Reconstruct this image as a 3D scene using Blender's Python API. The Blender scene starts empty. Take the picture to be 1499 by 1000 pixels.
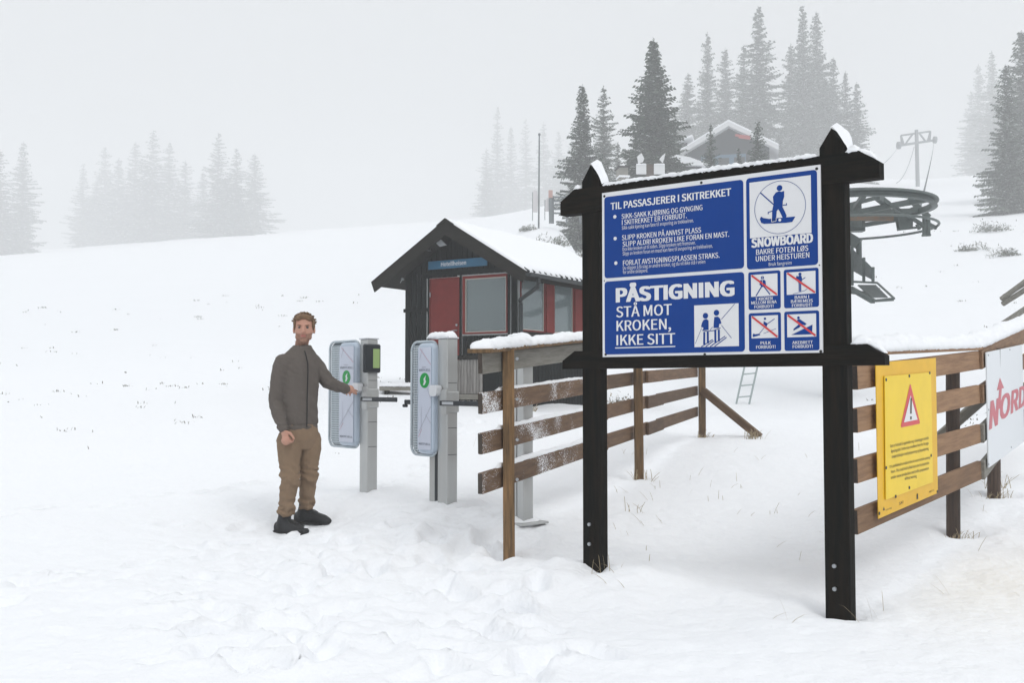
import bpy, bmesh, math, random
import numpy as np
from mathutils import Vector, Matrix, Euler
random.seed(7); rng = np.random.default_rng(7)
SC = bpy.context.scene; COL = SC.collection
# ------------------------------------------------------------------ camera
F = 1500.0; CX, CY = 749.5, 500.0; CAMZ = 1.2; P = math.atan(67 / F); cP, sP = math.cos(P), math.sin(P)
cam = bpy.data.cameras.new('camera'); cam.sensor_width = 36; cam.lens = 36 * F / 1499
cam.clip_start = 0.05; cam.clip_end = 2000
camo = bpy.data.objects.new('camera', cam); COL.objects.link(camo)
camo.location = (0, 0, CAMZ); camo.rotation_euler = (math.pi / 2 + P, 0, 0); SC.camera = camo
# ------------------------------------------------------------------ overcast sky and soft sun
SUN_EL, SUN_AZ = math.radians(48), math.radians(200)
w = bpy.data.worlds.new('World'); SC.world = w; w.use_nodes = True; nt = w.node_tree
bg = nt.nodes['Background']; sky = nt.nodes.new('ShaderNodeTexSky'); sky.sky_type = 'NISHITA'
sky.sun_disc = False; sky.sun_elevation = SUN_EL; sky.sun_rotation = SUN_AZ
mx = nt.nodes.new('ShaderNodeMix'); mx.data_type = 'RGBA'; mx.inputs[0].default_value = 0.93
nt.links.new(sky.outputs[0], mx.inputs[6]); mx.inputs[7].default_value = (7.8, 7.95, 8.05, 1)
# an overcast sky is about three times as bright overhead as at the horizon
wt = nt.nodes.new('ShaderNodeTexCoord'); ws = nt.nodes.new('ShaderNodeSeparateXYZ'); wr = nt.nodes.new('ShaderNodeMapRange')
nt.links.new(wt.outputs['Generated'], ws.inputs[0]); nt.links.new(ws.outputs['Z'], wr.inputs[0])
wr.inputs[1].default_value = 0; wr.inputs[2].default_value = 1; wr.inputs[3].default_value = .58; wr.inputs[4].default_value = 1.6
wm = nt.nodes.new('ShaderNodeVectorMath'); wm.operation = 'SCALE'
nt.links.new(mx.outputs[2], wm.inputs[0]); nt.links.new(wr.outputs[0], wm.inputs['Scale'])
nt.links.new(wm.outputs[0], bg.inputs[0]); bg.inputs[1].default_value = 0.088
sl = bpy.data.lights.new('sun', 'SUN'); sl.energy = 0.95; sl.angle = math.radians(24); sl.color = (1, .98, .95)
so = bpy.data.objects.new('sun', sl); COL.objects.link(so)
so.rotation_euler = (math.pi / 2 - SUN_EL, 0, math.radians(35)); so.location = (0, 0, 60)
SC.view_settings.view_transform = 'Standard'; SC.view_settings.look = 'None'
SC.view_settings.exposure = 0.17; SC.view_settings.gamma = 1; SC.view_settings.use_curve_mapping = False
SC.cycles.volume_bounces = 3; SC.cycles.max_bounces = 10; SC.cycles.use_denoising = True
SC.cycles.transparent_max_bounces = 12; SC.cycles.caustics_reflective = False; SC.cycles.caustics_refractive = False
HAZE = 0.0031

# ------------------------------------------------------------------ pixel to place helpers
def ray(px, py):
    dx = (px - CX) / F; dy = (CY - py) / F
    return Vector((dx, cP - dy * sP, sP + dy * cP))
def at(px, py, Y):
    d = ray(px, py); k = Y / d.y
    return Vector((d.x * k, Y, CAMZ + d.z * k))
class Plane:                       # a vertical plane through O=(x,y) along direction d; coordinates (s, z)
    def __init__(s, O, d):
        s.O = Vector((O[0], O[1])); s.d = Vector((d[0], d[1])).normalized(); s.ang = math.atan2(s.d.y, s.d.x)
    def st(s, px, py, off=0.0):    # off: metres towards the camera side
        n = Vector((-s.d.y, s.d.x)); r = ray(px, py)
        k = (s.O.dot(n) - off) / (r.x * n.x + r.y * n.y)
        p = Vector((r.x * k, r.y * k)); return (p - s.O).dot(s.d), CAMZ + r.z * k

# ------------------------------------------------------------------ materials
def pm(name, col, rough=.7, metal=0, noise=0, nscale=8, bump=0, bscale=30, stretch=(1, 1, 1), spec=.4, rnd=0, dark=None, frost=0, frostscale=60, bdist=.01):
    m = bpy.data.materials.new(name); m.use_nodes = True; t = m.node_tree; N = t.nodes; L = t.links
    b = N['Principled BSDF']; b.inputs['Base Color'].default_value = (*col, 1)
    b.inputs['Roughness'].default_value = rough; b.inputs['Metallic'].default_value = metal
    b.inputs['Specular IOR Level'].default_value = spec
    if noise or bump or rnd or frost:
        tc = N.new('ShaderNodeTexCoord'); oi = N.new('ShaderNodeObjectInfo')
        off = N.new('ShaderNodeVectorMath'); off.operation = 'SCALE'; off.inputs[0].default_value = (13.1, 7.7, 5.3)
        L.new(oi.outputs['Random'], off.inputs['Scale'])
        ad = N.new('ShaderNodeVectorMath'); ad.operation = 'ADD'
        L.new(tc.outputs['Object'], ad.inputs[0]); L.new(off.outputs[0], ad.inputs[1])
        mp = N.new('ShaderNodeMapping'); mp.inputs['Scale'].default_value = stretch; L.new(ad.outputs[0], mp.inputs[0])
        cur = None
        d = dark or tuple(c * .45 for c in col)
        if noise:
            n = N.new('ShaderNodeTexNoise'); n.inputs['Scale'].default_value = nscale; n.inputs['Detail'].default_value = 8
            n.inputs['Roughness'].default_value = .65; L.new(mp.outputs[0], n.inputs['Vector'])
            r = N.new('ShaderNodeMapRange'); r.inputs[1].default_value = .35; r.inputs[2].default_value = .68
            r.inputs[4].default_value = noise; L.new(n.outputs['Fac'], r.inputs[0])
            q = N.new('ShaderNodeMix'); q.data_type = 'RGBA'; L.new(r.outputs[0], q.inputs[0])
            q.inputs[6].default_value = (*col, 1); q.inputs[7].default_value = (*d, 1); cur = q.outputs[2]
        if rnd:
            h = N.new('ShaderNodeHueSaturation'); r2 = N.new('ShaderNodeMapRange')
            r2.inputs[3].default_value = 1 - rnd; r2.inputs[4].default_value = 1 + rnd
            L.new(oi.outputs['Random'], r2.inputs[0]); L.new(r2.outputs[0], h.inputs['Value'])
            if cur: L.new(cur, h.inputs['Color'])
            else: h.inputs['Color'].default_value = (*col, 1)
            cur = h.outputs[0]
        if frost:
            fn = N.new('ShaderNodeTexNoise'); fn.inputs['Scale'].default_value = frostscale; fn.inputs['Detail'].default_value = 3
            L.new(ad.outputs[0], fn.inputs['Vector'])
            f2 = N.new('ShaderNodeTexNoise'); f2.inputs['Scale'].default_value = 2.2; L.new(ad.outputs[0], f2.inputs['Vector'])
            ma = N.new('ShaderNodeMath'); ma.operation = 'ADD'; L.new(fn.outputs['Fac'], ma.inputs[0]); L.new(f2.outputs['Fac'], ma.inputs[1])
            fr = N.new('ShaderNodeMapRange'); fr.inputs[1].default_value = 1.24 - frost; fr.inputs[2].default_value = 1.30 - frost
            L.new(ma.outputs[0], fr.inputs[0])
            q = N.new('ShaderNodeMix'); q.data_type = 'RGBA'; L.new(fr.outputs[0], q.inputs[0])
            if cur: L.new(cur, q.inputs[6])
            else: q.inputs[6].default_value = (*col, 1)
            q.inputs[7].default_value = (.82, .84, .87, 1); cur = q.outputs[2]
        if cur: L.new(cur, b.inputs['Base Color'])
        if bump:
            n = N.new('ShaderNodeTexNoise'); n.inputs['Scale'].default_value = bscale; n.inputs['Detail'].default_value = 6
            L.new(mp.outputs[0], n.inputs['Vector'])
            u = N.new('ShaderNodeBump'); u.inputs['Strength'].default_value = min(1, bump); u.inputs['Distance'].default_value = bdist
            L.new(n.outputs['Fac'], u.inputs['Height']); L.new(u.outputs[0], b.inputs['Normal'])
    return m
M = {}
M['snow'] = pm('snow', (.9, .915, .94), .75, bump=.5, bscale=22, spec=.25)
M['ground'] = pm('snow_ground', (.9, .915, .94), .8, bump=1, bscale=16, spec=.2, bdist=.018)
M['rail'] = pm('brown_rail_wood', (.15, .087, .045), .8, noise=.75, nscale=2.5, bump=.5, bscale=6, stretch=(1.2, 14, 14), rnd=.3, dark=(.06, .033, .02))
M['railfrost'] = pm('frosted_rail_wood', (.155, .09, .047), .8, noise=.75, nscale=2.5, bump=.5, bscale=6, stretch=(1.2, 14, 14), rnd=.2, dark=(.06, .033, .02), frost=.085, frostscale=120)
M['raillight'] = pm('light_rail_wood', (.30, .18, .10), .8, noise=.7, nscale=2.5, bump=.5, bscale=6, stretch=(1.2, 14, 14), rnd=.22, dark=(.13, .07, .04))
M['railgrey'] = pm('grey_weathered_wood', (.27, .26, .23), .85, noise=.7, nscale=2.5, bump=.5, bscale=6, stretch=(1.2, 14, 14), rnd=.15, dark=(.13, .12, .1))
M['post'] = pm('brown_post_wood', (.26, .15, .065), .8, noise=.9, nscale=2.5, bump=.5, bscale=5, stretch=(14, 14, 1), rnd=.25, dark=(.05, .035, .02))
M['postdark'] = pm('dark_round_post', (.09, .06, .045), .8, noise=.8, nscale=2.5, bump=.4, bscale=6, stretch=(14, 14, 1), rnd=.2, dark=(.03, .024, .02))
M['endgrain'] = pm('end_grain', (.07, .055, .045), .9, noise=.6, nscale=30)
M['black'] = pm('black_stained_wood', (.004, .0052, .0046), .7, noise=.85, nscale=2.2, bump=.5, bscale=5, stretch=(14, 14, 1.2), dark=(.016, .011, .007), spec=.05)
M['blackh'] = pm('black_stained_beam', (.004, .0052, .0046), .7, noise=.85, nscale=2.2, bump=.5, bscale=5, stretch=(1.2, 14, 14), dark=(.016, .011, .007), spec=.05)
M['white'] = pm('white_panel', (.74, .745, .76), .35, noise=.15, nscale=14, dark=(.6, .6, .62))
M['blue'] = pm('sign_blue', (.001, .045, .25), .5, noise=.35, nscale=5, dark=(.001, .036, .20), spec=.15)
M['red'] = pm('sign_red', (.62, .045, .05), .4)
M['bolt'] = pm('galvanised_bolt', (.38, .4, .42), .45, metal=.7)
M['dot'] = pm('screw_black', (.01, .01, .01), .5)
M['alu'] = pm('aluminium', (.50, .51, .505), .42, metal=.55, noise=.35, nscale=3, stretch=(6, 6, 1), dark=(.4, .41, .405))
M['aluwhite'] = pm('pale_aluminium', (.68, .70, .73), .4, metal=.2)
M['perf'] = pm('perforated_grey', (.50, .56, .60), .5, metal=.3)
M['clear'] = pm('blue_translucent_cover', (.42, .50, .60), .12, noise=.35, nscale=5, dark=(.5, .56, .64), spec=.7)
M['poster'] = pm('poster_pale', (.56, .60, .70), .2, spec=.6)
M['greylines'] = pm('poster_lines', (.33, .33, .40), .3)
M['pinklines'] = pm('poster_pink_lines', (.48, .28, .36), .3)
M['txtgrey'] = pm('poster_text', (.16, .18, .22), .3)
M['green'] = pm('logo_green', (.01, .30, .06), .3)
M['plasticblack'] = pm('black_plastic', (.018, .022, .027), .4)
M['lcd'] = pm('lcd_screen', (.30, .42, .17), .2)
M['label'] = pm('grey_label', (.42, .44, .46), .5)
M['hutwall'] = pm('hut_black_boards', (.0065, .0095, .0095), .8, noise=.6, nscale=2, bump=.4, bscale=6, stretch=(12, 12, 1.2), rnd=.3, dark=(.003, .004, .004), spec=.1)
M['barge'] = pm('hut_barge_board', (.022, .020, .017), .85, noise=.7, nscale=3, bump=.4, stretch=(2, 10, 10), rnd=.1, dark=(.010, .010, .009), spec=.12)
M['hutred'] = pm('hut_red_paint', (.19, .024, .020), .6, noise=.35, nscale=6, rnd=.05, spec=.15)
M['interior'] = pm('hut_interior', (.62, .66, .66), .8)
M['inframe'] = pm('pale_inner_frame', (.45, .44, .40), .6)
M['hutblue'] = pm('hut_name_blue', (.02, .13, .24), .5, noise=.3, nscale=4)
M['lightgreen'] = pm('gutter_dark', (.02, .026, .028), .45)
M['yellow'] = pm('sign_yellow', (.86, .60, .0), .4, noise=.12, nscale=8)
M['yellowo'] = pm('sign_yellow_plate', (.80, .46, .0), .45, noise=.2, nscale=6)
M['txtdark'] = pm('print_dark', (.05, .04, .02), .6)
M['bannerwhite'] = pm('banner_white', (.74, .77, .80), .5)
M['bannerred'] = pm('banner_faded_red', (.55, .13, .16), .5)
M['steel'] = pm('painted_steel', (.12, .145, .14), .5, metal=.35, noise=.5, nscale=6, dark=(.06, .07, .07))
M['rust'] = pm('rusty_steel', (.22, .13, .075), .8, noise=.8, nscale=8, dark=(.12, .13, .12))
M['grating'] = pm('grating_steel', (.17, .19, .19), .6, metal=.3, noise=.4, nscale=9)
M['ladder'] = pm('ladder_aluminium', (.36, .42, .42), .45, metal=.5)
M['needle'] = pm('spruce_needles', (.022, .050, .024), .9, noise=.6, nscale=1.6, dark=(.042, .078, .040), rnd=.15, spec=.1)
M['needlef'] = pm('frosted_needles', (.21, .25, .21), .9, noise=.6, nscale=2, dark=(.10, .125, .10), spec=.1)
M['bark'] = pm('spruce_bark', (.07, .055, .045), .9, noise=.5, nscale=10)
M['straw'] = pm('dry_grass', (.38, .31, .20), .9, noise=.4, nscale=4, dark=(.22, .17, .11))
M['twig'] = pm('dark_twigs', (.13, .12, .085), .9)
M['cabin'] = pm('cabin_boards', (.02, .028, .036), .8, noise=.4, nscale=3, stretch=(8, 8, 1))
M['cabinblue'] = pm('cabin_blue_panel', (.08, .16, .24), .7)
M['cabinred'] = pm('cabin_red_mark', (.40, .06, .055), .6)
M['polegrey'] = pm('lift_pole_grey', (.17, .19, .20), .6)
M['flag'] = pm('pale_flag', (.66, .64, .65), .8)
M['whitebox'] = pm('white_board', (.7, .71, .72), .6)
M['greyboard'] = pm('grey_slat', (.26, .25, .235), .85, noise=.8, nscale=2.5, stretch=(10, 10, 1.5), rnd=.15, dark=(.12, .11, .105))
def glass_mat():
    m = bpy.data.materials.new('window_glass'); m.use_nodes = True; t = m.node_tree; N = t.nodes; L = t.links
    N.remove(N['Principled BSDF']); out = N['Material Output']
    g = N.new('ShaderNodeBsdfGlossy'); g.inputs['Roughness'].default_value = .03; g.inputs['Color'].default_value = (.8, .86, .88, 1)
    tr = N.new('ShaderNodeBsdfTransparent'); tr.inputs['Color'].default_value = (.86, .9, .9, 1)
    a = N.new('ShaderNodeMixShader'); fr = N.new('ShaderNodeFresnel'); fr.inputs[0].default_value = 1.9
    L.new(fr.outputs[0], a.inputs[0]); L.new(tr.outputs[0], a.inputs[1]); L.new(g.outputs[0], a.inputs[2]); df = N.new('ShaderNodeBsdfDiffuse'); df.inputs['Color'].default_value = (.40, .47, .48, 1); q = N.new('ShaderNodeMixShader'); q.inputs[0].default_value = .32
    L.new(a.outputs[0], q.inputs[1]); L.new(df.outputs[0], q.inputs[2]); L.new(q.outputs[0], out.inputs['Surface'])
    return m
M['glass'] = glass_mat()

# ------------------------------------------------------------------ object helpers
def mesh(name, vs, fs, mats, mi=None, smooth=False):
    me = bpy.data.meshes.new(name); me.from_pydata([tuple(v) for v in vs], [], fs)
    for m in (mats if isinstance(mats, (list, tuple)) else [mats]): me.materials.append(m)
    if mi is not None: me.polygons.foreach_set('material_index', mi)
    if smooth: me.polygons.foreach_set('use_smooth', [True] * len(me.polygons))
    me.update(); return me
def link(name, me, parent=None, mat4=None):
    o = bpy.data.objects.new(name, me); COL.objects.link(o)
    if parent: o.parent = parent
    if mat4 is not None: o.matrix_basis = mat4
    return o
def tag(o, label=None, cat=None, group=None, kind=None):
    if label: o['label'] = label
    if cat: o['category'] = cat
    if group: o['group'] = group
    if kind: o['kind'] = kind
    return o
def thing(name, label, cat, loc=(0, 0, 0), rz=0, group=None):
    o = bpy.data.objects.new(name, None); COL.objects.link(o); o.location = loc; o.rotation_euler = (0, 0, rz)
    o.empty_display_size = .2; return tag(o, label, cat, group)
class MB:
    def __init__(s): s.v = []; s.f = []; s.mi = []
    def add(s, vs, fs, mi=0):
        b = len(s.v); s.v += [tuple(v) for v in vs]; s.f += [tuple(b + i for i in f) for f in fs]; s.mi += [mi] * len(fs)
    def box(s, x0, x1, y0, y1, z0, z1, mi=0):
        s.add([(x0, y0, z0), (x1, y0, z0), (x1, y1, z0), (x0, y1, z0), (x0, y0, z1), (x1, y0, z1), (x1, y1, z1), (x0, y1, z1)],
              [(0, 3, 2, 1), (4, 5, 6, 7), (0, 1, 5, 4), (1, 2, 6, 5), (2, 3, 7, 6), (3, 0, 4, 7)], mi)
    def tube(s, p0, p1, r0, r1=None, n=8, mi=0, cap=True):
        r1 = r0 if r1 is None else r1; p0 = Vector(p0); p1 = Vector(p1); d = (p1 - p0).normalized()
        a = d.orthogonal().normalized(); b = d.cross(a); vs = []
        for p, r in ((p0, r0), (p1, r1)):
            for i in range(n):
                t = 2 * math.pi * i / n; vs.append(p + (a * math.cos(t) + b * math.sin(t)) * r)
        fs = [(i, (i + 1) % n, n + (i + 1) % n, n + i) for i in range(n)]
        if cap: fs += [tuple(range(n - 1, -1, -1)), tuple(range(n, 2 * n))]
        s.add(vs, fs, mi)
    def path(s, pts, r, n=6, mi=0):
        for a, b in zip(pts[:-1], pts[1:]): s.tube(a, b, r, r, n, mi)
    def bar(s, p0, p1, w, h, mi=0, up=(0, 0, 1)):      # rectangular bar between two points
        p0 = Vector(p0); p1 = Vector(p1); d = (p1 - p0).normalized(); u = Vector(up)
        x = d.cross(u).normalized() * w / 2; y = x.cross(d).normalized() * h / 2
        vs = [p + a * x + b * y for p in (p0, p1) for a, b in ((-1, -1), (1, -1), (1, 1), (-1, 1))]
        s.add(vs, [(0, 1, 2, 3), (7, 6, 5, 4), (0, 4, 5, 1), (1, 5, 6, 2), (2, 6, 7, 3), (3, 7, 4, 0)], mi)
    def prism(s, poly, y0, y1, mi=0):                   # poly in x,z (ccw seen from -y), extruded in y
        n = len(poly)
        vs = [(x, y0, z) for x, z in poly] + [(x, y1, z) for x, z in poly]
        s.add(vs, [tuple(range(n)), tuple(range(2 * n - 1, n - 1, -1))] + [(i, n + i, n + (i + 1) % n, (i + 1) % n) for i in range(n)], mi)
    def obj(s, name, mats, parent=None, mat4=None, smooth=False):
        return link(name, mesh(name, s.v, s.f, mats, s.mi, smooth), parent, mat4)
_cb = {}
def cbox_mesh(name, dx, dy, dz, b, mat):                # box centred on origin with chamfered edges
    k = (name, round(dx, 3), round(dy, 3), round(dz, 3), b, mat.name)
    if k in _cb: return _cb[k]
    bm = bmesh.new(); bmesh.ops.create_cube(bm, size=1); bmesh.ops.scale(bm, vec=(dx, dy, dz), verts=bm.verts)
    if b: bmesh.ops.bevel(bm, geom=list(bm.edges), offset=b, segments=1, affect='EDGES', profile=.5)
    me = bpy.data.meshes.new(name); bm.to_mesh(me); bm.free(); me.materials.append(mat); _cb[k] = me; return me
def cbox(name, parent, x0, x1, y0, y1, z0, z1, mat, b=.004, mat4=None):
    me = cbox_mesh(name, x1 - x0, y1 - y0, z1 - z0, b, mat)
    T = Matrix.Translation(((x0 + x1) / 2, (y0 + y1) / 2, (z0 + z1) / 2))
    return link(name, me, parent, (mat4 @ T) if mat4 is not None else T)
def plank(name, parent, p0, p1, w, h, mat, b=.004, up=Vector((0, 0, 1))):   # local x runs along the board; w = thickness, h = height
    p0 = Vector(p0); p1 = Vector(p1); d = (p1 - p0); L = d.length; x = d.normalized()
    y = up.cross(x).normalized(); z = x.cross(y)
    R = Matrix((x, y, z)).transposed().to_4x4(); T = Matrix.Translation((p0 + p1) / 2) @ R
    return link(name, cbox_mesh(name, L, w, h, b, mat), parent, T)
def loc(root, p):                                       # world point to the frame of a thing
    return root.matrix_basis.inverted() @ Vector(p)
try: FONT = bpy.data.fonts.load(bpy.utils.resource_path('LOCAL') + '/datafiles/fonts/Noto Sans CJK Regular.woff2')
except Exception: FONT = None
def _raw_text(s):
    cu = bpy.data.curves.new('t', 'FONT'); cu.body = s; cu.size = 1; cu.resolution_u = 3
    if FONT: cu.font = FONT
    o = bpy.data.objects.new('t', cu); COL.objects.link(o); dg = bpy.context.evaluated_depsgraph_get(); dg.update()
    me = bpy.data.meshes.new_from_object(o.evaluated_get(dg)); n = len(me.vertices)
    a = np.empty(n * 3); me.vertices.foreach_get('co', a); a = a.reshape(-1, 3)
    fs = [tuple(p.vertices) for p in me.polygons]; bpy.data.objects.remove(o); bpy.data.curves.remove(cu); bpy.data.meshes.remove(me)
    return a, fs
CAPH = float(_raw_text('H')[0][:, 1].max()); EMW = CAPH / .73
def text_mesh(s, x0, z0, x1, z1, bold=0.0, y=0.0):       # heavier weights: the same outline shifted and laid over itself
    a, fs = _raw_text(s); mn, mxx = a[:, 0].min(), a[:, 0].max(); b = bold * EMW
    sh = [(0, 0)] if b <= 0 else [(-b, 0), (0, 0), (b, 0)] if bold < .03 else [(-b, b * .4), (-b, -b * .4), (-b * .5, 0), (0, b * .4), (0, -b * .4), (b * .5, 0), (b, b * .4), (b, -b * .4)]
    mn -= b; mxx += b; hh = b * .4 if bold >= .03 else 0; sx = (x1 - x0) / (mxx - mn); sz = (z1 - z0) / (CAPH + 2 * hh); vs = []; F_ = []
    for k, (dx, dz) in enumerate(sh):
        o = len(vs); vs += [(x0 + (p[0] + dx - mn) * sx, y - .00006 * k, z0 + (p[1] + dz + hh) * sz) for p in a]; F_ += [tuple(o + i for i in f) for f in fs]
    return vs, F_
def rrect(x0, x1, z0, z1, r, n=5):
    pts = []
    for cx, cz, a0 in ((x1 - r, z0 + r, -90), (x1 - r, z1 - r, 0), (x0 + r, z1 - r, 90), (x0 + r, z0 + r, 180)):
        for i in range(n + 1):
            a = math.radians(a0 + 90 * i / n); pts.append((cx + r * math.cos(a), cz + r * math.sin(a)))
    return pts
def fbm1(x, seed=0):
    return sum(math.sin(x * f + seed * 1.7 + k * 2.1) * a for k, (f, a) in enumerate(((1.3, .4), (3.1, .3), (7.7, .2), (15.3, .15), (31, .1))))
_sj = random.Random(99)
def snow_strip(name, parent, p0, p1, wid, h, seg=.018, seed=0, ends=True, lean=0.0, nc=13, slump=0.0):
    p0 = Vector(p0); p1 = Vector(p1); d = p1 - p0; L = d.length; x = d.normalized(); side = Vector((0, 0, 1)).cross(x).normalized()
    n = max(4, int(L / seg)); vs = []; fs = []
    for i in range(n + 1):
        t = i / n; e = 1
        if ends:
            dd = min(t, 1 - t) * L / (wid * .5); e = math.sqrt(max(0.02, 1 - (1 - min(1, dd)) ** 2))
        hh = h * e * (1 + .25 * fbm1(t * L * 3, seed)); ww = wid * (.5 + .03 * fbm1(t * L * 5, seed + 3)) * (.75 + .25 * e)
        c = p0 + d * t
        for j in range(nc):
            a = math.pi * j / (nc - 1); px = math.cos(a); pz = max(0, math.sin(a)) ** .7
            rj = _sj.uniform(-.17, .17) * min(1, .03 / max(h, .01)); vs.append(c + side * (px * ww * (1 + rj) + lean * pz * hh) + Vector((0, 0, rj * h +  pz * hh * (1 + .1 * fbm1(a * 2 + t * L * 9, seed)) - slump * (abs(px) ** 4))))
    for i in range(n):
        for j in range(nc - 1):
            a = i * nc + j; fs.append((a, a + 1, a + nc + 1, a + nc))
        fs.append((i * nc + nc - 1, i * nc, (i + 1) * nc, (i + 1) * nc + nc - 1))
    fs.append(tuple(range(nc))[::-1]); fs.append(tuple(range(n * nc, n * nc + nc)))
    return link(name, mesh(name, vs, fs, M['snow'], smooth=True), parent)

# ------------------------------------------------------------------ value noise on arrays
_perm = rng.random((256, 256))
def vnoise(x, y):
    xi = np.floor(x).astype(int); yi = np.floor(y).astype(int); fx = x - xi; fy = y - yi
    fx = fx * fx * fx * (fx * (fx * 6 - 15) + 10); fy = fy * fy * fy * (fy * (fy * 6 - 15) + 10)
    g = lambda a, b: _perm[a & 255, b & 255]
    return (g(xi, yi) * (1 - fx) + g(xi + 1, yi) * fx) * (1 - fy) + (g(xi, yi + 1) * (1 - fx) + g(xi + 1, yi + 1) * fx) * fy - .5
def fbm(x, y, o=4):
    r = 0; a = 1
    for k in range(o):
        r = r + a * vnoise(x + 17.3 * k, y - 9.1 * k); x, y = 1.62 * x - 1.21 * y, 1.21 * x + 1.62 * y; a *= .5
    return r
def sst(a, b, x):
    t = np.clip((x - a) / (b - a), 0, 1); return t * t * (3 - 2 * t)
# ------------------------------------------------------------------ terrain
PERSON_Y = 8.6
G = {1: (539, 722, 9.15), 2: (655, 739, 8.30), 3: (762, 764, 7.7)}
anch_px = [(1233, 893, 5.45), (871, 827, 6.25), (733, 817, 7.0), (762, 764, 7.7), (655, 739, 8.30), (539, 722, 9.15), (436, 773, 8.6), (928, 700, 11.0),
           (1022, 640, 14.9), (1105, 636, 14.6), (1090, 588, 24), (580, 562, 20.2), (757, 600, 18.4), (850, 592, 21.2), (1411, 779, 7.2), (1469, 723, 8.17),
           (300, 900, 5.4), (200, 720, 10), (700, 900, 5.5), (1000, 800, 7.6), (100, 600, 17), (640, 585, 18.7), (1250, 600, 20), (560, 690, 11.2), (1350, 660, 12), (400, 800, 7.7), (540, 900, 5.45), (950, 900, 5.5), (1150, 720, 9.8)]
EU = np.array([-2, -.5, -.333, -.233, -.153, -.073, -.02, .05, .12, .2, .3, .36, .42, .5, .6, 2])
EC = np.array([.12, .131, .146, .153, .158, .163, .166, .18, .205, .215, .21, .2, .2, .216, .235, .24])
LU = np.array([-2, -.15, 0, .15, .35, .6, 2]); LL = np.array([105, 98, 60, 50, 55, 60, 70])
def base_h(x, y):
    x = np.asarray(x, float); y = np.asarray(y, float); yy = np.maximum(y, 1.0); u = np.clip(x / np.maximum(yy, 12.0), -2, 2)
    near = .058 * np.log1p(np.exp((np.minimum(yy, 60) - 6.2) * 1.5)) / 1.5
    ec = np.interp(u, EU, EC); L = np.interp(u, LU, LL)
    # smooth u-interpolation
    for du in (-.05, .05): ec = ec + np.interp(u + du, EU, EC); L = L + np.interp(u + du, LU, LL)
    ec /= 3; L /= 3
    e = ec * (1 - np.exp(-np.maximum(yy - 21, 0) / L)); yc = np.interp(u, [-.3, 0, .3, .6], [620, 480, 380, 560])
    yq = np.minimum(yy, yc); far = yq * e - .0 + np.maximum(yy - yc, 0) * .05
    return near * (1 - sst(20, 45, yy)) + sst(20, 45, yy) * 1.2 + far
anch = []
for a in anch_px:
    p = at(*a); anch.append((p.x, p.y, p.z))
anch = np.array(anch)
_res = anch[:, 2] - base_h(anch[:, 0], anch[:, 1])
def smooth_h(x, y):
    x = np.asarray(x, float); y = np.asarray(y, float); h = base_h(x, y); num = 0; den = 0.25
    for (ax, ay, az), r in zip(anch, _res):
        s = .75 * max(.8, ay / 8.0); w_ = np.exp(-((x - ax) ** 2 + (y - ay) ** 2) / (2 * s * s)); w_ = w_ + .02 * np.exp(-((x - ax) ** 2 + (y - ay) ** 2) / (2 * (3.5 * s) ** 2))
        w_ = w_ * 8; num = num + w_ * r; den = den + w_
    h = h + num / den
    # mound right of the hut
    mp = (x - 1.0) ** 2 / (2.9 ** 2) + (y - 62) ** 2 / (6.0 ** 2)
    h = h + 4.3 * np.exp(-mp * mp * .7)
    # bank of shovelled snow beside the hut
    h = h + .14 * np.exp(-((x + 1.75) ** 2 / .2 + (y - 17.9) ** 2 / .5))
    return h
prints = []
def add_print(x, y, a, dep, L=.15, W=.075): prints.append((x, y, a, dep, L, W))
r_ = random.Random(5)
for k in range(72):                                     # trampled ground round the person and gates
    px = r_.uniform(250, 800); py = r_.uniform(770, 985); q = at(px, py, 1); Yg = CAMZ / ((py - 567) / F); Yg = min(Yg, 9.5)
    add_print((px - CX) / F * Yg, Yg, r_.uniform(0, 3.14), r_.uniform(.015, .042), r_.uniform(.10, .17), r_.uniform(.05, .09))
for (x0, y0, x1, y1, n) in ((-3.4, 4.6, -1.7, 8.4, 9), (-.9, 4.3, -1.4, 8.2, 8), (-4.6, 8.5, -1.9, 10.6, 7), (.3, 4.4, -.7, 7.6, 7), (-1.2, 9.3, -.6, 16, 11), (-2.6, 6.5, -5.6, 5.2, 8)):
    for k in range(n):
        t = (k + .5) / n; a = math.atan2(y1 - y0, x1 - x0); sd = .1 * (1 if k % 2 else -1)
        add_print(x0 + (x1 - x0) * t - math.sin(a) * sd + r_.uniform(-.06, .06), y0 + (y1 - y0) * t + math.cos(a) * sd + r_.uniform(-.06, .06), a + r_.uniform(-.25, .25), r_.uniform(.03, .06), .16, .075)
post_feet = [(at(1233, 893, 5.45), .16), (at(871, 827, 6.25), .15), (at(733, 817, 7.0), .1), (at(928, 700, 11), .12), (at(1411, 779, 7.2), .14), (at(1469, 723, 8.17), .12), (at(1022, 640, 14.9), .12)]
_s2 = .42 * np.maximum(.8, anch[:, 1] / 8)
_K = np.exp(-((anch[:, None, 0] - anch[None, :, 0]) ** 2 + (anch[:, None, 1] - anch[None, :, 1]) ** 2) / (2 * _s2[None, :] ** 2))
_w2 = np.linalg.solve(_K + .02 * np.eye(len(anch)), anch[:, 2] - smooth_h(anch[:, 0], anch[:, 1]))
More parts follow.
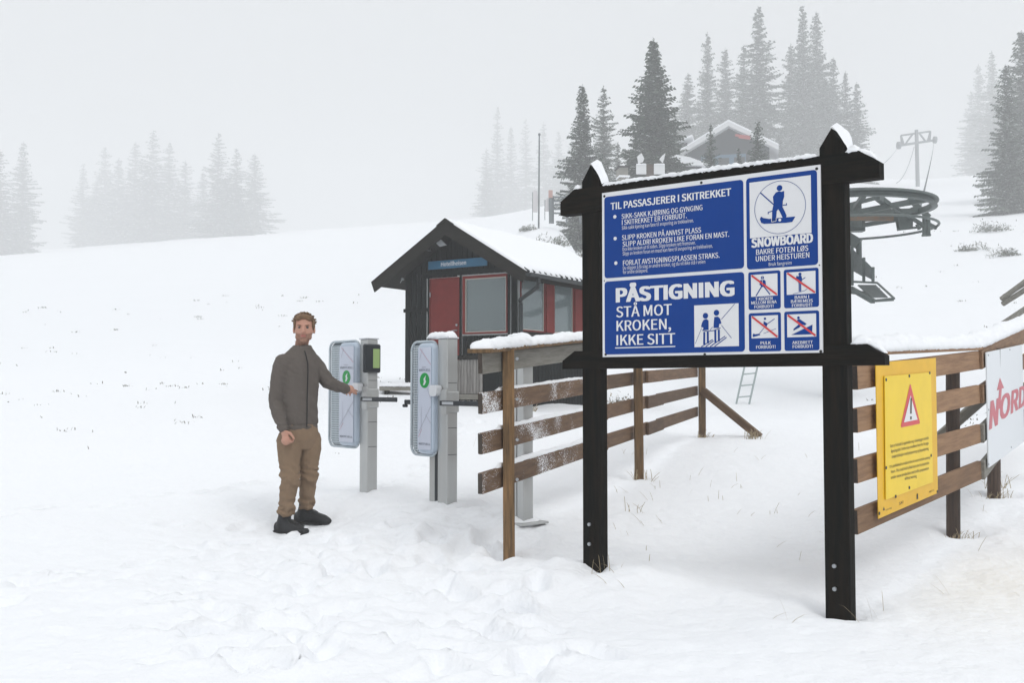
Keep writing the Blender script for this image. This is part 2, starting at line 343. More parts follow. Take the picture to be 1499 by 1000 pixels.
def ground_h(x, y):
    x = np.asarray(x, float); y = np.asarray(y, float); h = smooth_h(x, y)
    for (ax, ay, az), s, q in zip(anch, _s2, _w2): h = h + q * np.exp(-((x - ax) ** 2 + (y - ay) ** 2) / (2 * s * s))
    d = np.clip((y - 2) / 4, .4, 1)
    h = h + .030 * fbm(x * 1.1, y * 1.1, 3) * d + .10 * fbm(x * .22 + 5, y * .22, 3) * sst(9, 25, y)
    tr = np.exp(-(((x + .9) / 1.7) ** 2 + ((y - 7.0) / 1.9) ** 2)); tr2 = np.exp(-(((x - 2.4) / 1.6) ** 2 + ((y - 7.5) / 2) ** 2))
    n2 = 1.3 * (np.abs(fbm(x * 3.1, y * 3.1, 5)) * 1.6 - .35) + .5 * fbm(x * 11, y * 11, 3)
    h = h + (.038 * tr + .011 + .008 * tr2) * n2 * np.exp(-np.maximum(y - 14, 0) / 10)
    h = h + .5 * fbm(x * .05, y * .05, 3) * sst(80, 160, y) + .10 * fbm(x * .5, y * .8, 3) * sst(22, 40, y) + .014 * fbm(x * 1.4 + 30, y * 2.6, 4) * sst(9, 18, y)
    for (fx, fy, a, dep, L, W) in prints:
        dep = dep * 1.75
        m = (np.abs(x - fx) < .5) & (np.abs(y - fy) < .5)
        if not np.any(m): continue
        dx = x[m] - fx; dy = y[m] - fy; c, s = math.cos(a), math.sin(a); p = (dx * c + dy * s) / L; q = (-dx * s + dy * c) / W
        wob = 1 + .5 * vnoise(dx * 11 + fx * 9, dy * 11 + fy * 5); rr = (p * p + q * q) * wob
        h[m] = h[m] - dep * np.exp(-rr ** 2.4) + dep * .28 * np.exp(-(np.sqrt(rr) - 1.5) ** 2 / .12)
    for f, rad in post_feet:
        r2 = (x - f.x) ** 2 + (y - f.y) ** 2; h = h - .065 * np.exp(-r2 / (2 * (rad * .62) ** 2)) + .012 * np.exp(-(np.sqrt(r2) - rad * 1.9) ** 2 / .004)
    for i, (px, py, Y) in G.items():
        q = at(px, py, Y); h = h + .02 * np.exp(-((x - q.x) ** 2 + (y - q.y) ** 2) / .03)
    return h
def gz(x, y): return float(ground_h(np.array([x]), np.array([y]))[0])
def axis(segs):
    out = [segs[0][0]]
    for a, b, st in segs:
        n = max(1, int(round((b - a) / st))); out += list(np.linspace(a, b, n + 1)[1:])
    return np.array(out)
xs = axis([(-720, -100, 20), (-100, -40, 4), (-40, -14, 1), (-14, -5, .25), (-5, -3.4, .06), (-3.4, 4.2, .027), (4.2, 6, .06), (6, 14, .25), (14, 40, .8), (40, 100, 4), (100, 720, 31)])
ys = axis([(-50, -10, 8), (-10, 0, 1), (0, 3.6, .12), (3.6, 9.8, .027), (9.8, 16, .07), (16, 26, .16), (26, 60, .5), (60, 150, 1.6), (150, 300, 5), (300, 740, 20)])
XX, YY = np.meshgrid(xs, ys); ZZ = ground_h(XX.ravel(), YY.ravel())
nx, ny = len(xs), len(ys); co = np.stack([XX.ravel(), YY.ravel(), ZZ], 1)
me = bpy.data.meshes.new('snow_ground'); me.vertices.add(nx * ny); me.vertices.foreach_set('co', co.ravel())
ii = (np.arange(ny - 1)[:, None] * nx + np.arange(nx - 1)[None]).ravel(); quads = np.stack([ii, ii + 1, ii + nx + 1, ii + nx], 1)
me.loops.add(len(quads) * 4); me.loops.foreach_set('vertex_index', quads.ravel().astype(np.int32))
me.polygons.add(len(quads)); me.polygons.foreach_set('loop_start', np.arange(0, len(quads) * 4, 4, dtype=np.int32))
me.update(calc_edges=True); me.polygons.foreach_set('use_smooth', [True] * len(quads)); me.materials.append(M['ground'])
tag(link('snow_ground', me), kind='structure')
hz = MB(); hz.box(-730, 730, -60, 760, min(-1.5, ZZ.min() - 1), max(150, ZZ.max() + 20))
hm = bpy.data.materials.new('haze'); hm.use_nodes = True; hn = hm.node_tree
hn.nodes.remove(hn.nodes['Principled BSDF']); pv = hn.nodes.new('ShaderNodeVolumePrincipled')
pv.inputs['Color'].default_value = (.96, .967, .973, 1); pv.inputs['Density'].default_value = HAZE
hn.links.new(pv.outputs[0], hn.nodes['Material Output'].inputs['Volume'])
tag(hz.obj('haze', hm), kind='stuff')
# ================================================================== INFORMATION BOARD
BO = (at(881, 523, 6.25).x, 6.25); BE = at(1205, 516, 5.435)
SP = Plane(BO, (BE.x - BO[0], BE.y - BO[1])); BW = (Vector((BE.x, BE.y)) - Vector(BO)).length
def B(px, py): return SP.st(px, py)
zb = (B(881, 523)[1] + B(1205, 516)[1]) / 2; zt = (B(880, 283)[1] + B(1198, 240)[1]) / 2
s0 = B(881, 400)[0]; s1 = (B(1205, 516)[0] + B(1199, 242)[0]) / 2
bt = thing('information_board', 'black timber framed board with blue and white lift passenger instructions, snow on its top beam', 'notice board', (BO[0], BO[1], 0), SP.ang)
# frame: local x along the board, y away from the camera
PD = .085
lp0, lp1 = SP.st(853, 600, -.03)[0], SP.st(887, 600, -.03)[0]; rp0 = SP.st(1209, 600, -.03)[0]; rp0 = s1 - .012; rp1 = rp0 + .132
lp1 = lp0 + .125
for (a, b_, pk, ft) in ((lp0, lp1, 241, (871, 827, 6.25)), (rp0, rp1, 187, (1233, 893, 5.45))):
    c = (a + b_) / 2; ztop = SP.st(868 if pk == 241 else 1220, pk, -.03)[1]; zf = at(*ft).z - .35
    m = MB(); m.prism([(a, zf), (b_, zf), (b_, ztop - .10), (c, ztop), (a, ztop - .10)], .03, .03 + PD)
    p = m.obj('post', M['black'], bt)
    for k, dz in enumerate((.36, .48)):
        q = MB(); q.tube((c - .015, .03, zf + dz + .10), (c - .015, .020, zf + dz + .10), .011, n=10); q.obj('bolt', M['bolt'], p)
    v = []; fs = []                                      # snow lying on the right slope of the post top
    n1, n2 = 9, 7
    for i in range(n1):
        u = i / (n1 - 1)
        for j in range(n2):
            t = j / (n2 - 1); x = c - .01 + (b_ - c + .03) * u; y = .025 + (PD + .01) * t
            th = .055 * math.sin(math.pi * min(1, t * .96 + .02)) ** .45 * (math.sin(math.pi * (u * .93 + .04)) ** .4) * (1 + .2 * fbm1(u * 3 + t * 2, c))
            zz = ztop - .10 * max(0, (x - c)) / (b_ - c); v.append((x + th * .5, y, zz + th - .004))
    for i in range(n1 - 1):
        for j in range(n2 - 1): a_ = i * n2 + j; fs.append((a_, a_ + n2, a_ + n2 + 1, a_ + 1))
    link('snow_cap', mesh('snow_cap', v, fs, M['snow'], smooth=True), p)
    m = MB(); m.tube((c + .01, .035 + PD / 2, ztop - .03), (c + .055, .035 + PD / 2, ztop - .075), .035, .03, 10); 
def beam_obj(xa, xb, za, zb_, nose):                     # horizontal beam with clipped upper corners
    m = MB(); k = nose
    m.prism([(xa, za), (xb, za), (xb, zb_ - k), (xb - k * 1.5, zb_), (xa + k * 1.5, zb_), (xa, zb_ - k)], .020, .020 + .08)
    return m.obj('beam', M['blackh'], bt)
tx0 = SP.st(820, 300, -.018)[0]; tx1 = SP.st(1287, 240, -.018)[0]
lx0 = SP.st(823, 520, -.018)[0]; lx1 = SP.st(1295, 520, -.018)[0]
tz0 = SP.st(1250, 264, -.018)[1]; tz1 = SP.st(1250, 221, -.018)[1]
top = beam_obj(tx0, tx1, tz0, tz1, .07)
bz0 = SP.st(1100, 537, -.018)[1]; bz1 = SP.st(1250, 504, -.018)[1]
bot = beam_obj(lx0, lx1, bz0, bz1, .06)
snow_strip('snow_cap', top, (lp1 + .02, .065, tz1 - .004), (rp0 - .01, .065, tz1 - .004), .10, .028, seed=3)
snow_strip('snow_cap', top, (rp1 + .005, .065, tz1 - .004), (tx1 - .10, .065, tz1 - .004), .10, .045, seed=5)
snow_strip('snow_cap', top, (tx1 - .12, .065, tz1 + .006), (tx1 - .02, .065, tz1 - .055), .09, .03, seed=6)
snow_strip('snow_cap', top, (tx0 + .09, .065, tz1 - .004), (lp0 - .005, .065, tz1 - .004), .09, .035, seed=8)
snow_strip('snow_cap', bot, (rp1 + .02, .075, bz1 - .004), (lx1 - .08, .075, bz1 - .004), .11, .055, seed=9)
snow_strip('snow_cap', bot, (lx1 - .1, .075, bz1), (lx1 - .01, .075, bz1 - .045), .09, .03, seed=19)
# the printed sign
m = MB(); m.box(s0, s1, .006, .016, zb, zt); panel = m.obj('sign_panel', M['white'], bt)
Y0, Y1, Y2, Y3 = .0046, .0034, .0022, .0010              # print layers, each proud of the one below
def field(x0, x1, z0, z1, r=.02, mat='blue', y=Y0, name='print_field'):
    m = MB(); m.prism(rrect(x0, x1, z0, z1, r), y, y + .003); return m.obj(name, M[mat], panel)
def rect_px(a, b_, **k):                                 # two opposite corners in the photograph
    (x0, za), (x1, zc) = B(*a), B(*b_); return min(x0, x1), max(x0, x1), min(za, zc), max(za, zc)
HB = zt - zb; WB = s1 - s0
def Q(u, v): return s0 + u * WB, zt - v * HB            # normalised place on the sign, v from the top
def N(px, py):                                          # photograph pixel to normalised place
    x, z = B(px, py); return (x - s0) / WB, (zt - z) / HB
def F2(pa, pb, **k):
    (u0, v0), (u1, v1) = N(*pa), N(*pb); (x0, za), (x1, zc) = Q(u0, v0), Q(u1, v1); field(x0, x1, zc, za, **k)
uL = N(884, 300)[0]; uM = (N(1087, 300)[0] + N(1090, 450)[0]) / 2; uR0 = (N(1091, 300)[0] + N(1094, 400)[0]) / 2; uR1 = N(1196, 300)[0]
vT = (N(884, 289)[1] + N(1085, 262)[1]) / 2; vMid = (N(885, 407)[1] + N(1088, 393)[1]) / 2
vMid2 = (N(886, 412)[1] + N(1090, 398)[1]) / 2; vBot = (N(888, 518)[1] + N(1091, 516)[1]) / 2
def FU(u0, u1, v0, v1, **k):
    (x0, za), (x1, zc) = Q(u0, v0), Q(u1, v1); return field(x0, x1, zc, za, **k)
FU(uL, uM, vT, vMid); FU(uL, uM, vMid2, vBot)
vS1 = (N(1093, 396)[1] + N(1196, 386)[1]) / 2
FU(uR0, uR1, (N(1091, 261)[1] + N(1194, 248)[1]) / 2, vS1)
# small tiles
tu = [(N(1095, 420)[0], N(1142, 420)[0]), (N(1147, 420)[0], N(1198, 420)[0])]
tv = [((N(1118, 398)[1] + N(1172, 392)[1]) / 2, (N(1118, 453)[1] + N(1172, 450)[1]) / 2), ((N(1118, 458)[1] + N(1172, 455)[1]) / 2, (N(1118, 515)[1] + N(1172, 513)[1]) / 2)]
tiles = [(tu[i][0], tu[i][1], tv[j][0], tv[j][1]) for j in (0, 1) for i in (0, 1)]
for t in tiles:
    FU(*t, r=.012); FU(t[0] + .012, t[1] - .012, t[2] + .016, t[2] + (t[3] - t[2]) * .655, r=.001, mat='white', y=Y1, name='pictogram_field')
pb = (N(1097, 300)[0], N(1187, 300)[0], (N(1097, 267)[1] + N(1187, 256)[1]) / 2, (N(1099, 348)[1] + N(1190, 341)[1]) / 2)
FU(*pb, r=.001, mat='white', y=Y1, name='pictogram_field')
pp = (N(1016, 480)[0], N(1081, 480)[0], (N(1016, 448)[1] + N(1080, 443)[1]) / 2, (N(1018, 508)[1] + N(1081, 507)[1]) / 2)
FU(*pp, r=.001, mat='white', y=Y1, name='pictogram_field')
def TX(s, a, b_, ht, bold=.0, mat='white'):             # baseline start / end pixels, cap height in px at the start
    (x0, z0) = B(*a); (x1, z1) = B(*b_); (_, zc) = B(a[0], a[1] - ht); zc2 = z0 + (zc - z0)
    zm = (z0 + z1) / 2; vs, fs = text_mesh(s, x0, zm, x1, zm + (zc - z0), bold, Y1)
    return link('lettering', mesh('lettering', vs, fs, M[mat]), panel)
TX('TIL PASSASJERER I SKITREKKET', (893.5, 306), (1070, 287), 10.2, .036)
TX('SIKK-SAKK KJØRING OG GYNGING', (909.5, 319.5), (1028, 308), 7.2, .018)
TX('I SKITREKKET ER FORBUDT.', (910, 329), (1005, 319), 7.2, .018)
TX('Sikk-sakk kjøring kan føre til avsporing av trekkwiren.', (910, 335.5), (1015, 325.5), 5.0, 0)
TX('SLIPP KROKEN PÅ ANVIST PLASS', (910, 350.5), (1026, 341), 7.2, .018)
TX('SLIPP ALDRI KROKEN LIKE FORAN EN MAST.', (911, 360.5), (1067, 346.5), 7.2, .018)
TX('Dra ikke kroken ut til siden. Slipp kroken rett fremover.', (911, 367), (1018, 357.5), 5.0, 0)
TX('Slipp av kroken foran en mast kan føre til avsporing av trekkwiren.', (911, 373.5), (1043, 362.5), 5.0, 0)
TX('FORLAT AVSTIGNINGSPLASSEN STRAKS.', (911.5, 388), (1053, 377.5), 7.2, .018)
TX('Du slipper å få slag av andre kroker, og du vil ikke stå i veien', (911.5, 395), (1032, 385), 5.0, 0)
TX('for andre skiløpere.', (911.5, 401), (948, 398), 5.0, 0)
TX('PÅSTIGNING', (901, 442), (1075, 434), 21, .062)
TX('STÅ MOT', (901.5, 464), (983, 461.5), 15.5, .022)
TX('KROKEN,', (902, 484), (982, 482.5), 15, .022)
TX('IKKE SITT', (902, 505), (988, 503.8), 15, .022)
TX('SNOWBOARD', (1099.5, 362.5), (1190, 355), 13.5, .062)
TX('BAKRE FOTEN LØS', (1106.5, 372.5), (1183, 367), 7.6, .018)
TX('UNDER HEISTUREN', (1106, 382.5), (1184.5, 377), 7.6, .018)
TX('Bruk fangreim', (1125, 389), (1158.5, 387), 4.8, 0)
for s, a, b_ in (('T-KROKEN', (1105.5, 439.7), (1130.5, 439)), ('MELLOM BENA', (1099.5, 445.5), (1136.5, 444)), ('FORBUDT!', (1104, 451.3), (1132, 450.3)),
                 ('BARN I', (1163, 437.3), (1184, 436.6)), ('BÆREMEIS', (1157.5, 443.5), (1189.5, 442)), ('FORBUDT!', (1159, 449.3), (1188.5, 448.3)),
                 ('PULK', (1113, 504.5), (1128, 504)), ('FORBUDT!', (1106.5, 510.3), (1135, 510)), ('AKEBRETT', (1159.5, 503.8), (1189.5, 503.2)), ('FORBUDT!', (1160, 509.7), (1189.5, 509.2))):
    TX(s, a, b_, 4.4, .025)
(xa, za), (xb, _) = B(900, 509.5), B(988, 507.5); field(xa, xb, za - .003, za + .003, r=.001, mat='white', y=Y1, name='underline')
for px, py in ((899.5, 317), (900, 349), (901, 385)):
    x, z = B(px, py); field(x - .011, x + .011, z - .011, z + .011, r=.0108, mat='white', y=Y1, name='bullet_dot')
for px, py in ((884, 287), (1026, 267), (1195, 246.5), (886, 519), (1031, 519), (1201, 514.5), (884, 411), (1199, 388)):
    x, z = B(px, py); r = .008 if py not in (411, 388) else .004; field(x - r, x + r, z - r, z + r, r=r * .98, mat='dot', y=Y0, name='screw')
# pictograms, drawn in unit squares (x right, y up) over their white fields
def picto(t, shapes, cols=('blue',)):
    (x0, za), (x1, zc) = Q(t[0], t[2]), Q(t[1], t[3])
    mats = [M[c] for c in cols]; m = MB()
    def pt(u, v): return (x0 + u * (x1 - x0), zc + v * (za - zc))
    asp = (x1 - x0) / (za - zc)
    for sh in shapes:
        k = sh[0]; mi = 0; y = Y2
        if k == 'poly': P_ = [pt(*q) for q in sh[1]]; y = sh[2] if len(sh) > 2 else Y2; mi = sh[3] if len(sh) > 3 else 0
        elif k == 'circ':
            u, v, r = sh[1:4]; cx, cz = pt(u, v); R = r * (za - zc); P_ = [(cx + R * math.cos(a * math.pi / 10), cz + R * math.sin(a * math.pi / 10)) for a in range(20)]
            if len(sh) > 4: mi = sh[4]; y = Y3
        elif k == 'line':
            (a, b_), w_ = sh[1], sh[2]; a = Vector(pt(*a)); b_ = Vector(pt(*b_)); n = (b_ - a).normalized(); n = Vector((-n.y, n.x)) * w_ * (za - zc) / 2
            P_ = [tuple(a - n), tuple(b_ - n), tuple(b_ + n), tuple(a + n)]; 
            if len(sh) > 3: mi = sh[3]; y = Y3
        m.add([(p[0], y, p[1]) for p in P_], [tuple(range(len(P_)))], mi)
    return m.obj('pictogram', mats, panel)
wf = [(t[0] + .012, t[1] - .012, t[2] + .016, t[2] + (t[3] - t[2]) * .655) for t in tiles]
bar_ = ('line', ((.03, .97), (.98, .04)), .085, 1)
picto(wf[0], [('circ', .44, .84, .075), ('poly', [(.37, .74), (.51, .74), (.56, .68), (.57, .48), (.53, .48), (.52, .42), (.38, .42), (.37, .5), (.33, .52), (.33, .66)]),
              ('line', ((.40, .43), (.19, .03)), .05), ('line', ((.50, .43), (.72, .06)), .05), ('line', ((.44, .9), (.44, .5)), .018, 2), bar_], ('blue', 'red', 'white'))
picto(wf[1], [('circ', .47, .89, .07), ('poly', [(.42, .82), (.52, .82), (.54, .7), (.53, .55), (.40, .52), (.38, .7)]), ('circ', .37, .78, .04), ('poly', [(.33, .74), (.41, .76), (.41, .58), (.34, .62)]),
              ('line', ((.52, .62), (.66, .73)), .03), ('line', ((.44, .56), (.44, .12)), .05), ('line', ((.49, .56), (.49, .12)), .05), ('line', ((.22, .02), (.62, .14)), .02), ('line', ((.62, .14), (.72, .22)), .02), bar_], ('blue', 'red'))
picto(wf[2], [('circ', .52, .86, .055), ('poly', [(.47, .76), (.52, .72), (.62, .64), (.58, .5), (.46, .62)]), ('line', ((.55, .58), (.88, .84)), .03), ('line', ((.55, .55), (.3, .2)), .022),
              ('poly', [(.04, .14), (.08, .22), (.14, .18), (.3, .2), (.34, .14), (.06, .06)]), ('line', ((.46, .2), (.93, .4)), .018), bar_], ('blue', 'red'))
picto(wf[3], [('circ', .40, .84, .06), ('poly', [(.36, .76), (.44, .78), (.62, .62), (.68, .56), (.62, .5), (.46, .56), (.34, .62)]), ('poly', [(.44, .6), (.36, .5), (.22, .36), (.24, .3), (.34, .36), (.54, .52)]),
              ('line', ((.22, .3), (.44, .44)), .035), ('poly', [(.14, .1), (.86, .1), (.88, .52)]), bar_], ('blue', 'red'))
ring = []
def circ_pts(cu, cv, r, n=40, a0=0, a1=360): return [(cu + r * math.cos(math.radians(a0 + (a1 - a0) * i / n)), cv + r * math.sin(math.radians(a0 + (a1 - a0) * i / n))) for i in range(n + 1)]
(x0, za), (x1, zc) = Q(pb[0], pb[2]), Q(pb[1], pb[3]); asp = (x1 - x0) / (za - zc)
cp_ = [(.5 + .465 * math.cos(math.radians(a)) / asp, .5 + .465 * math.sin(math.radians(a))) for a in range(0, 361, 8)]
ring = [('line', (cp_[i], cp_[i + 1]), .008) for i in range(len(cp_) - 1)]
picto(pb, ring + [('circ', .50, .84, .052), ('poly', [(.44, .77), (.49, .785), (.53, .77), (.575, .78), (.575, .68), (.55, .60), (.545, .5), (.58, .42), (.61, .34), (.60, .31), (.545, .31), (.50, .42), (.475, .47), (.45, .44), (.435, .25), (.37, .25), (.375, .45), (.40, .57), (.39, .70)]),
                  ('line', ((.18, .80), (.40, .56)), .02), ('line', ((.31, .43), (.38, .45)), .016), ('line', ((.31, .40), (.31, .44)), .016), ('line', ((.55, .53), (.61, .53)), .016), ('line', ((.61, .52), (.61, .56)), .016),
                  ('poly', [(.17, .33), (.19, .37), (.23, .34), (.32, .315), (.75, .31), (.70, .22), (.60, .215), (.24, .235), (.19, .26)]), ('circ', .50, .275, .026, 1),
                  ('line', ((.365, .255), (.365, .33)), .009, 1), ('line', ((.365, .255), (.44, .262)), .009, 1), ('line', ((.44, .262), (.44, .32)), .009, 1)], ('blue', 'white'))
picto(pp, [('circ', .26, .74, .07), ('circ', .51, .80, .07), ('poly', [(.22, .65), (.29, .66), (.33, .62), (.33, .40), (.20, .40), (.21, .46), (.155, .48), (.18, .58)]),
           ('poly', [(.46, .70), (.54, .71), (.59, .66), (.62, .54), (.57, .53), (.56, .44), (.44, .44), (.45, .6)]),
           ('line', ((.23, .36), (.225, .06)), .05), ('line', ((.31, .36), (.31, .08)), .05), ('line', ((.48, .40), (.48, .1)), .05), ('line', ((.56, .40), (.56, .12)), .05),
           ('line', ((.18, .40), (.30, .37)), .018), ('line', ((.30, .37), (.44, .38)), .018), ('line', ((.44, .38), (.60, .44)), .018), ('line', ((.36, .39), (.42, .47)), .012),
           ('line', ((.62, .64), (.92, .99)), .012), ('line', ((.17, .45), (.02, .08)), .010), ('line', ((.62, .5), (.84, .19)), .012),
           ('line', ((.16, .005), (.42, .17)), .022), ('line', ((.26, .005), (.44, .14)), .022), ('line', ((.36, .005), (.70, .24)), .022), ('line', ((.46, .005), (.73, .21)), .022)])

# ================================================================== LEFT FENCE
FA, FB, FC = at(733, 800, 7.0), at(928, 690, 11.0), at(1022, 620, 14.9)
FP = Plane((FA.x, FA.y), (FC.x - FA.x, FC.y - FA.y))
lf = thing('rail_fence', 'brown four-rail wooden fence with a snow-topped cap board behind the left post of the board', 'fence', (FA.x, FA.y, 0))
def Wp(Pn, s, z): return Vector((Pn.O.x + Pn.d.x * s, Pn.O.y + Pn.d.y * s, z))
nrm = Vector((FP.d.y, -FP.d.x, 0))                       # towards the right-hand side of the fence
def fence_point(px, py, off=0): s, z = FP.st(px, py); return loc(lf, Wp(FP, s, z))
feet = ((733, 818, 512, 17, 'post'), (928, 700, 520, 12.5, 'post'), (1022, 641, 520, 9.5, 'post'))
for px, fy, ty, wpx, nm in feet:
    s, zf = FP.st(px, fy); _, zt_ = FP.st(px, ty); dd = Wp(FP, s, 0).y; wid = wpx / F * dd
    o = loc(lf, Wp(FP, s, 0)) + nrm * .06
    cbox('post', lf, -wid / 2, wid / 2, -.03, .05, zf - .3, zt_, M['post'], .005, Matrix.Translation(o) @ Matrix.Rotation(random.uniform(-.01, .01), 4, 'Y') @ Matrix.Rotation(FP.ang * 0, 4, 'Z'))
    for py in (532, 591, 650, 708) if px == 733 else ():
        m = MB(); _, zz = FP.st(px, py); m.tube((o.x + .055, o.y - .02, zz + .03), (o.x + .055, o.y - .035, zz + .03), .011, n=8); m.obj('bolt', M['bolt'], lf)
# centre lines of the rails read at the near end, at the second post and at the last post
RL = [((703, 532.5), (928, 505), (1022, 492)), ((703, 591), (928, 553.5), (1022, 545)), ((703, 650), (928, 594), (1022, 572)), ((703, 708.5), (928, 635), (1022, 603))]
def rz_at(rl, s):
    pts = [FP.st(*q) for q in rl]
    xs_ = [p[0] for p in pts]; zs_ = [p[1] for p in pts]; return float(np.interp(s, xs_, zs_)) if s > xs_[0] else zs_[0]
sN = FP.st(703, 600)[0]; sM = FP.st(928, 600)[0]; sE = FP.st(1022, 600)[0]
for i, rl in enumerate(RL):
    joints = [(sN, FP.st(888, 600)[0], 0), (FP.st(860, 600)[0], FP.st(952, 600)[0], -.036), (FP.st(948, 600)[0] - .02, FP.st(970, 600)[0], 0.0), (FP.st(966, 600)[0], sE + .12, -.034)]
    for k, (a, b_, off) in enumerate(joints):
        p0 = loc(lf, Wp(FP, a, rz_at(rl, a))) - nrm * (-off * 1.0); p1 = loc(lf, Wp(FP, b_, rz_at(rl, b_))) - nrm * (-off)
        mt = (M['railgrey'] if i == 0 else M['railfrost']) if k == 0 else M['rail']
        if k == 0 and i == 2: mt = M['railfrost']
        pl = plank('rail', lf, p0, p1, .032, .138, mt)
        if k == 0:
            d = (p1 - p0).normalized(); e = p0 - d * .0035
            plank('end_grain', pl, (0, 0, 0), (.001, 0, 0), .03, .13, M['endgrain'], 0).matrix_basis = Matrix.Translation((-(p1 - p0).length / 2 - .001, 0, 0))
            if i: snow_strip('snow', pl, (-(p1 - p0).length / 2 + .3, .0, .067), ((p1 - p0).length / 2 - .2, .0, .067), .03, .014 + .006 * i, seed=i, seg=.06)
cap_z = [(703, 514), (850, 508), (1022, 480)]
p0 = loc(lf, Wp(FP, sN - .02, FP.st(703, 514)[1])); p1 = loc(lf, Wp(FP, sM, rz_at(((703, 514), (928, 490), (1022, 480)), sM)))
cb = plank('cap_board', lf, p0, p1, .17, .028, M['post'])
snow_strip('snow', cb, (-(p1 - p0).length / 2 + .01, 0, .012), ((p1 - p0).length / 2, 0, .012), .175, .058, seed=11, slump=.006)
a = fence_point(1021, 572); b2 = loc(lf, at(1112, 640, 14.4))
plank('brace', lf, a + nrm * .08, b2, .10, .10, M['rail'])

# ================================================================== RIGHT FENCE with warning sign and banner
RA = at(1251, 600, 5.62); RB_ = at(1411, 600, 7.2)
RP = Plane((RA.x, RA.y), (RB_.x - RA.x, RB_.y - RA.y))
rf = thing('rail_fence', 'light brown four-rail wooden fence right of the board carrying the yellow sign and the banner', 'fence', (RA.x, RA.y, 0))
sK = RP.st(1435, 600)[0]
rdat = [((1251, 553), (1430, 528)), ((1251, 616), (1430, 578)), ((1251, 690), (1430, 636)), ((1251, 765), (1430, 690))]
K = Wp(RP, sK, 0); R2 = Plane((K.x, K.y), (1.08, 1.75))
n1 = Vector((RP.d.y, -RP.d.x, 0)); 
for i, (qa, qb) in enumerate(rdat):
    s_a, z_a = RP.st(*qa); s_b, z_b = RP.st(*qb)
    s_m = RP.st(1432, 600)[0]
    p0 = loc(rf, Wp(RP, s_a, z_a)); p1 = loc(rf, Wp(RP, s_m, z_b + .004))
    pl = plank('rail', rf, p0, p1, .035, .134, M['raillight'])
    plank('end_grain', pl, (0, 0, 0), (.001, 0, 0), .033, .128, M['endgrain'], 0).matrix_basis = Matrix.Translation((-(p1 - p0).length / 2 - .001, 0, 0))
    p2 = loc(rf, Wp(R2, 6.0, z_b + .58)); q1 = p1 + Vector((.004, .0, .0))
    plank('rail', rf, q1 + (p1 - p0).normalized() * -.02 - n1 * -.02, p2, .035, .134, M['raillight'] if i < 2 else M['railgrey'])
z_c = RP.st(1260, 521)[1] + .012; z_c2 = RP.st(1430, 512)[1] + .01
c0 = loc(rf, Wp(RP, RP.st(1262, 600)[0] - .05, z_c)); c1 = loc(rf, Wp(RP, sK, z_c2)); c2 = loc(rf, Wp(R2, 6.0, z_c2 + .56))
back = Vector((-n1.x, -n1.y, 0)) * .06
for a, b_, sd in ((c0, c1, 21), (c1, c2, 22)):
    cbd = plank('cap_board', rf, a + back, b_ + back, .17, .026, M['raillight']); L = (b_ - a).length
    snow_strip('snow', cbd, (-L / 2 - .01, 0, .011), (L / 2 + .01, 0, .011),   .185, .085, seed=sd, slump=.004)
for px, fy, ty, Y, r, ex in ((1411, 785, 525, 7.2, .047, 0), (1469, 728, 510, 8.17, .05, 0), (1560, 700, 505, 9.7, .05, 0)):
    q = at(px, fy, Y); t = at(px, ty, Y); q -= n1 * .075; t -= n1 * .075
    m = MB(); m.tube(loc(rf, q - Vector((0, 0, .3))), loc(rf, t), r, n=14); m.obj('post', M['postdark'], rf, smooth=False)
plank('brace', rf, loc(rf, at(1375, 640, 7.75)), loc(rf, at(1440, 583, 7.75)), .05, .07, M['railgrey'])
# warning sign
ws_ = thing('warning_sign', 'yellow metal warning sign with a red triangle and exclamation mark, screwed to the right fence', 'sign', (RA.x, RA.y, 0), RP.ang)
def Rp(px, py): return RP.st(px, py, .05)
def corners(tl, tr, br, bl):
    L = [Rp(*q) for q in (tl, bl)]; R = [Rp(*q) for q in (tr, br)]
    return (L[0][0] + L[1][0]) / 2, (R[0][0] + R[1][0]) / 2, L, R
def quadpanel(name, tl, tr, br, bl, y, th, mat, par):
    pts = [Rp(*bl), Rp(*br), Rp(*tr), Rp(*tl)]; m = MB(); m.prism(pts, y, y + th); return m.obj(name, M[mat], par)
pl1 = quadpanel('back_plate', (1282, 531), (1370, 524), (1373, 722), (1286, 760), -.050, .004, 'yellowo', ws_)
pl2 = quadpanel('front_plate', (1293, 551), (1361, 545), (1364, 706), (1295, 732), -.058, .004, 'yellow', ws_)
def Rpoly(name, pts, y, mat, par):
    q = [Rp(*p) for p in pts]; m = MB(); m.add([(s, y, z) for s, z in q], [tuple(range(len(q)))]); return m.obj(name, M[mat], par)
Rpoly('red_triangle', [(1317, 626), (1344, 620.5), (1344.3, 618), (1330.8, 563), (1329.8, 563), (1316.5, 623)], -.0595, 'red', pl2)
Rpoly('white_triangle', [(1320.5, 618.5), (1340.5, 614.5), (1330.3, 579)], -.0610, 'white', pl2)
Rpoly('exclamation_mark', [(1329.5, 606), (1331.6, 605.6), (1331.9, 582.5), (1330, 583)], -.0622, 'txtdark', pl2)
Rpoly('exclamation_mark', [(1329.6, 614.4), (1331.6, 614), (1331.6, 609.6), (1329.6, 610)], -.0622, 'txtdark', pl2)
def RT(s, a, b_, ht, y, bold=0, mat='txtdark', par=None):
    (x0, z0) = Rp(*a); (x1, z1) = Rp(*b_); _, zc = Rp(a[0], a[1] - ht); vs, fs = text_mesh(s, 0, 0, 1, 1, bold, y)
    vs = [(x0 + p[0] * (x1 - x0), p[1], z0 + p[0] * (z1 - z0) + p[2] * (zc - z0)) for p in vs]
    link('lettering', mesh('lettering', vs, fs, M[mat]), par or pl2)
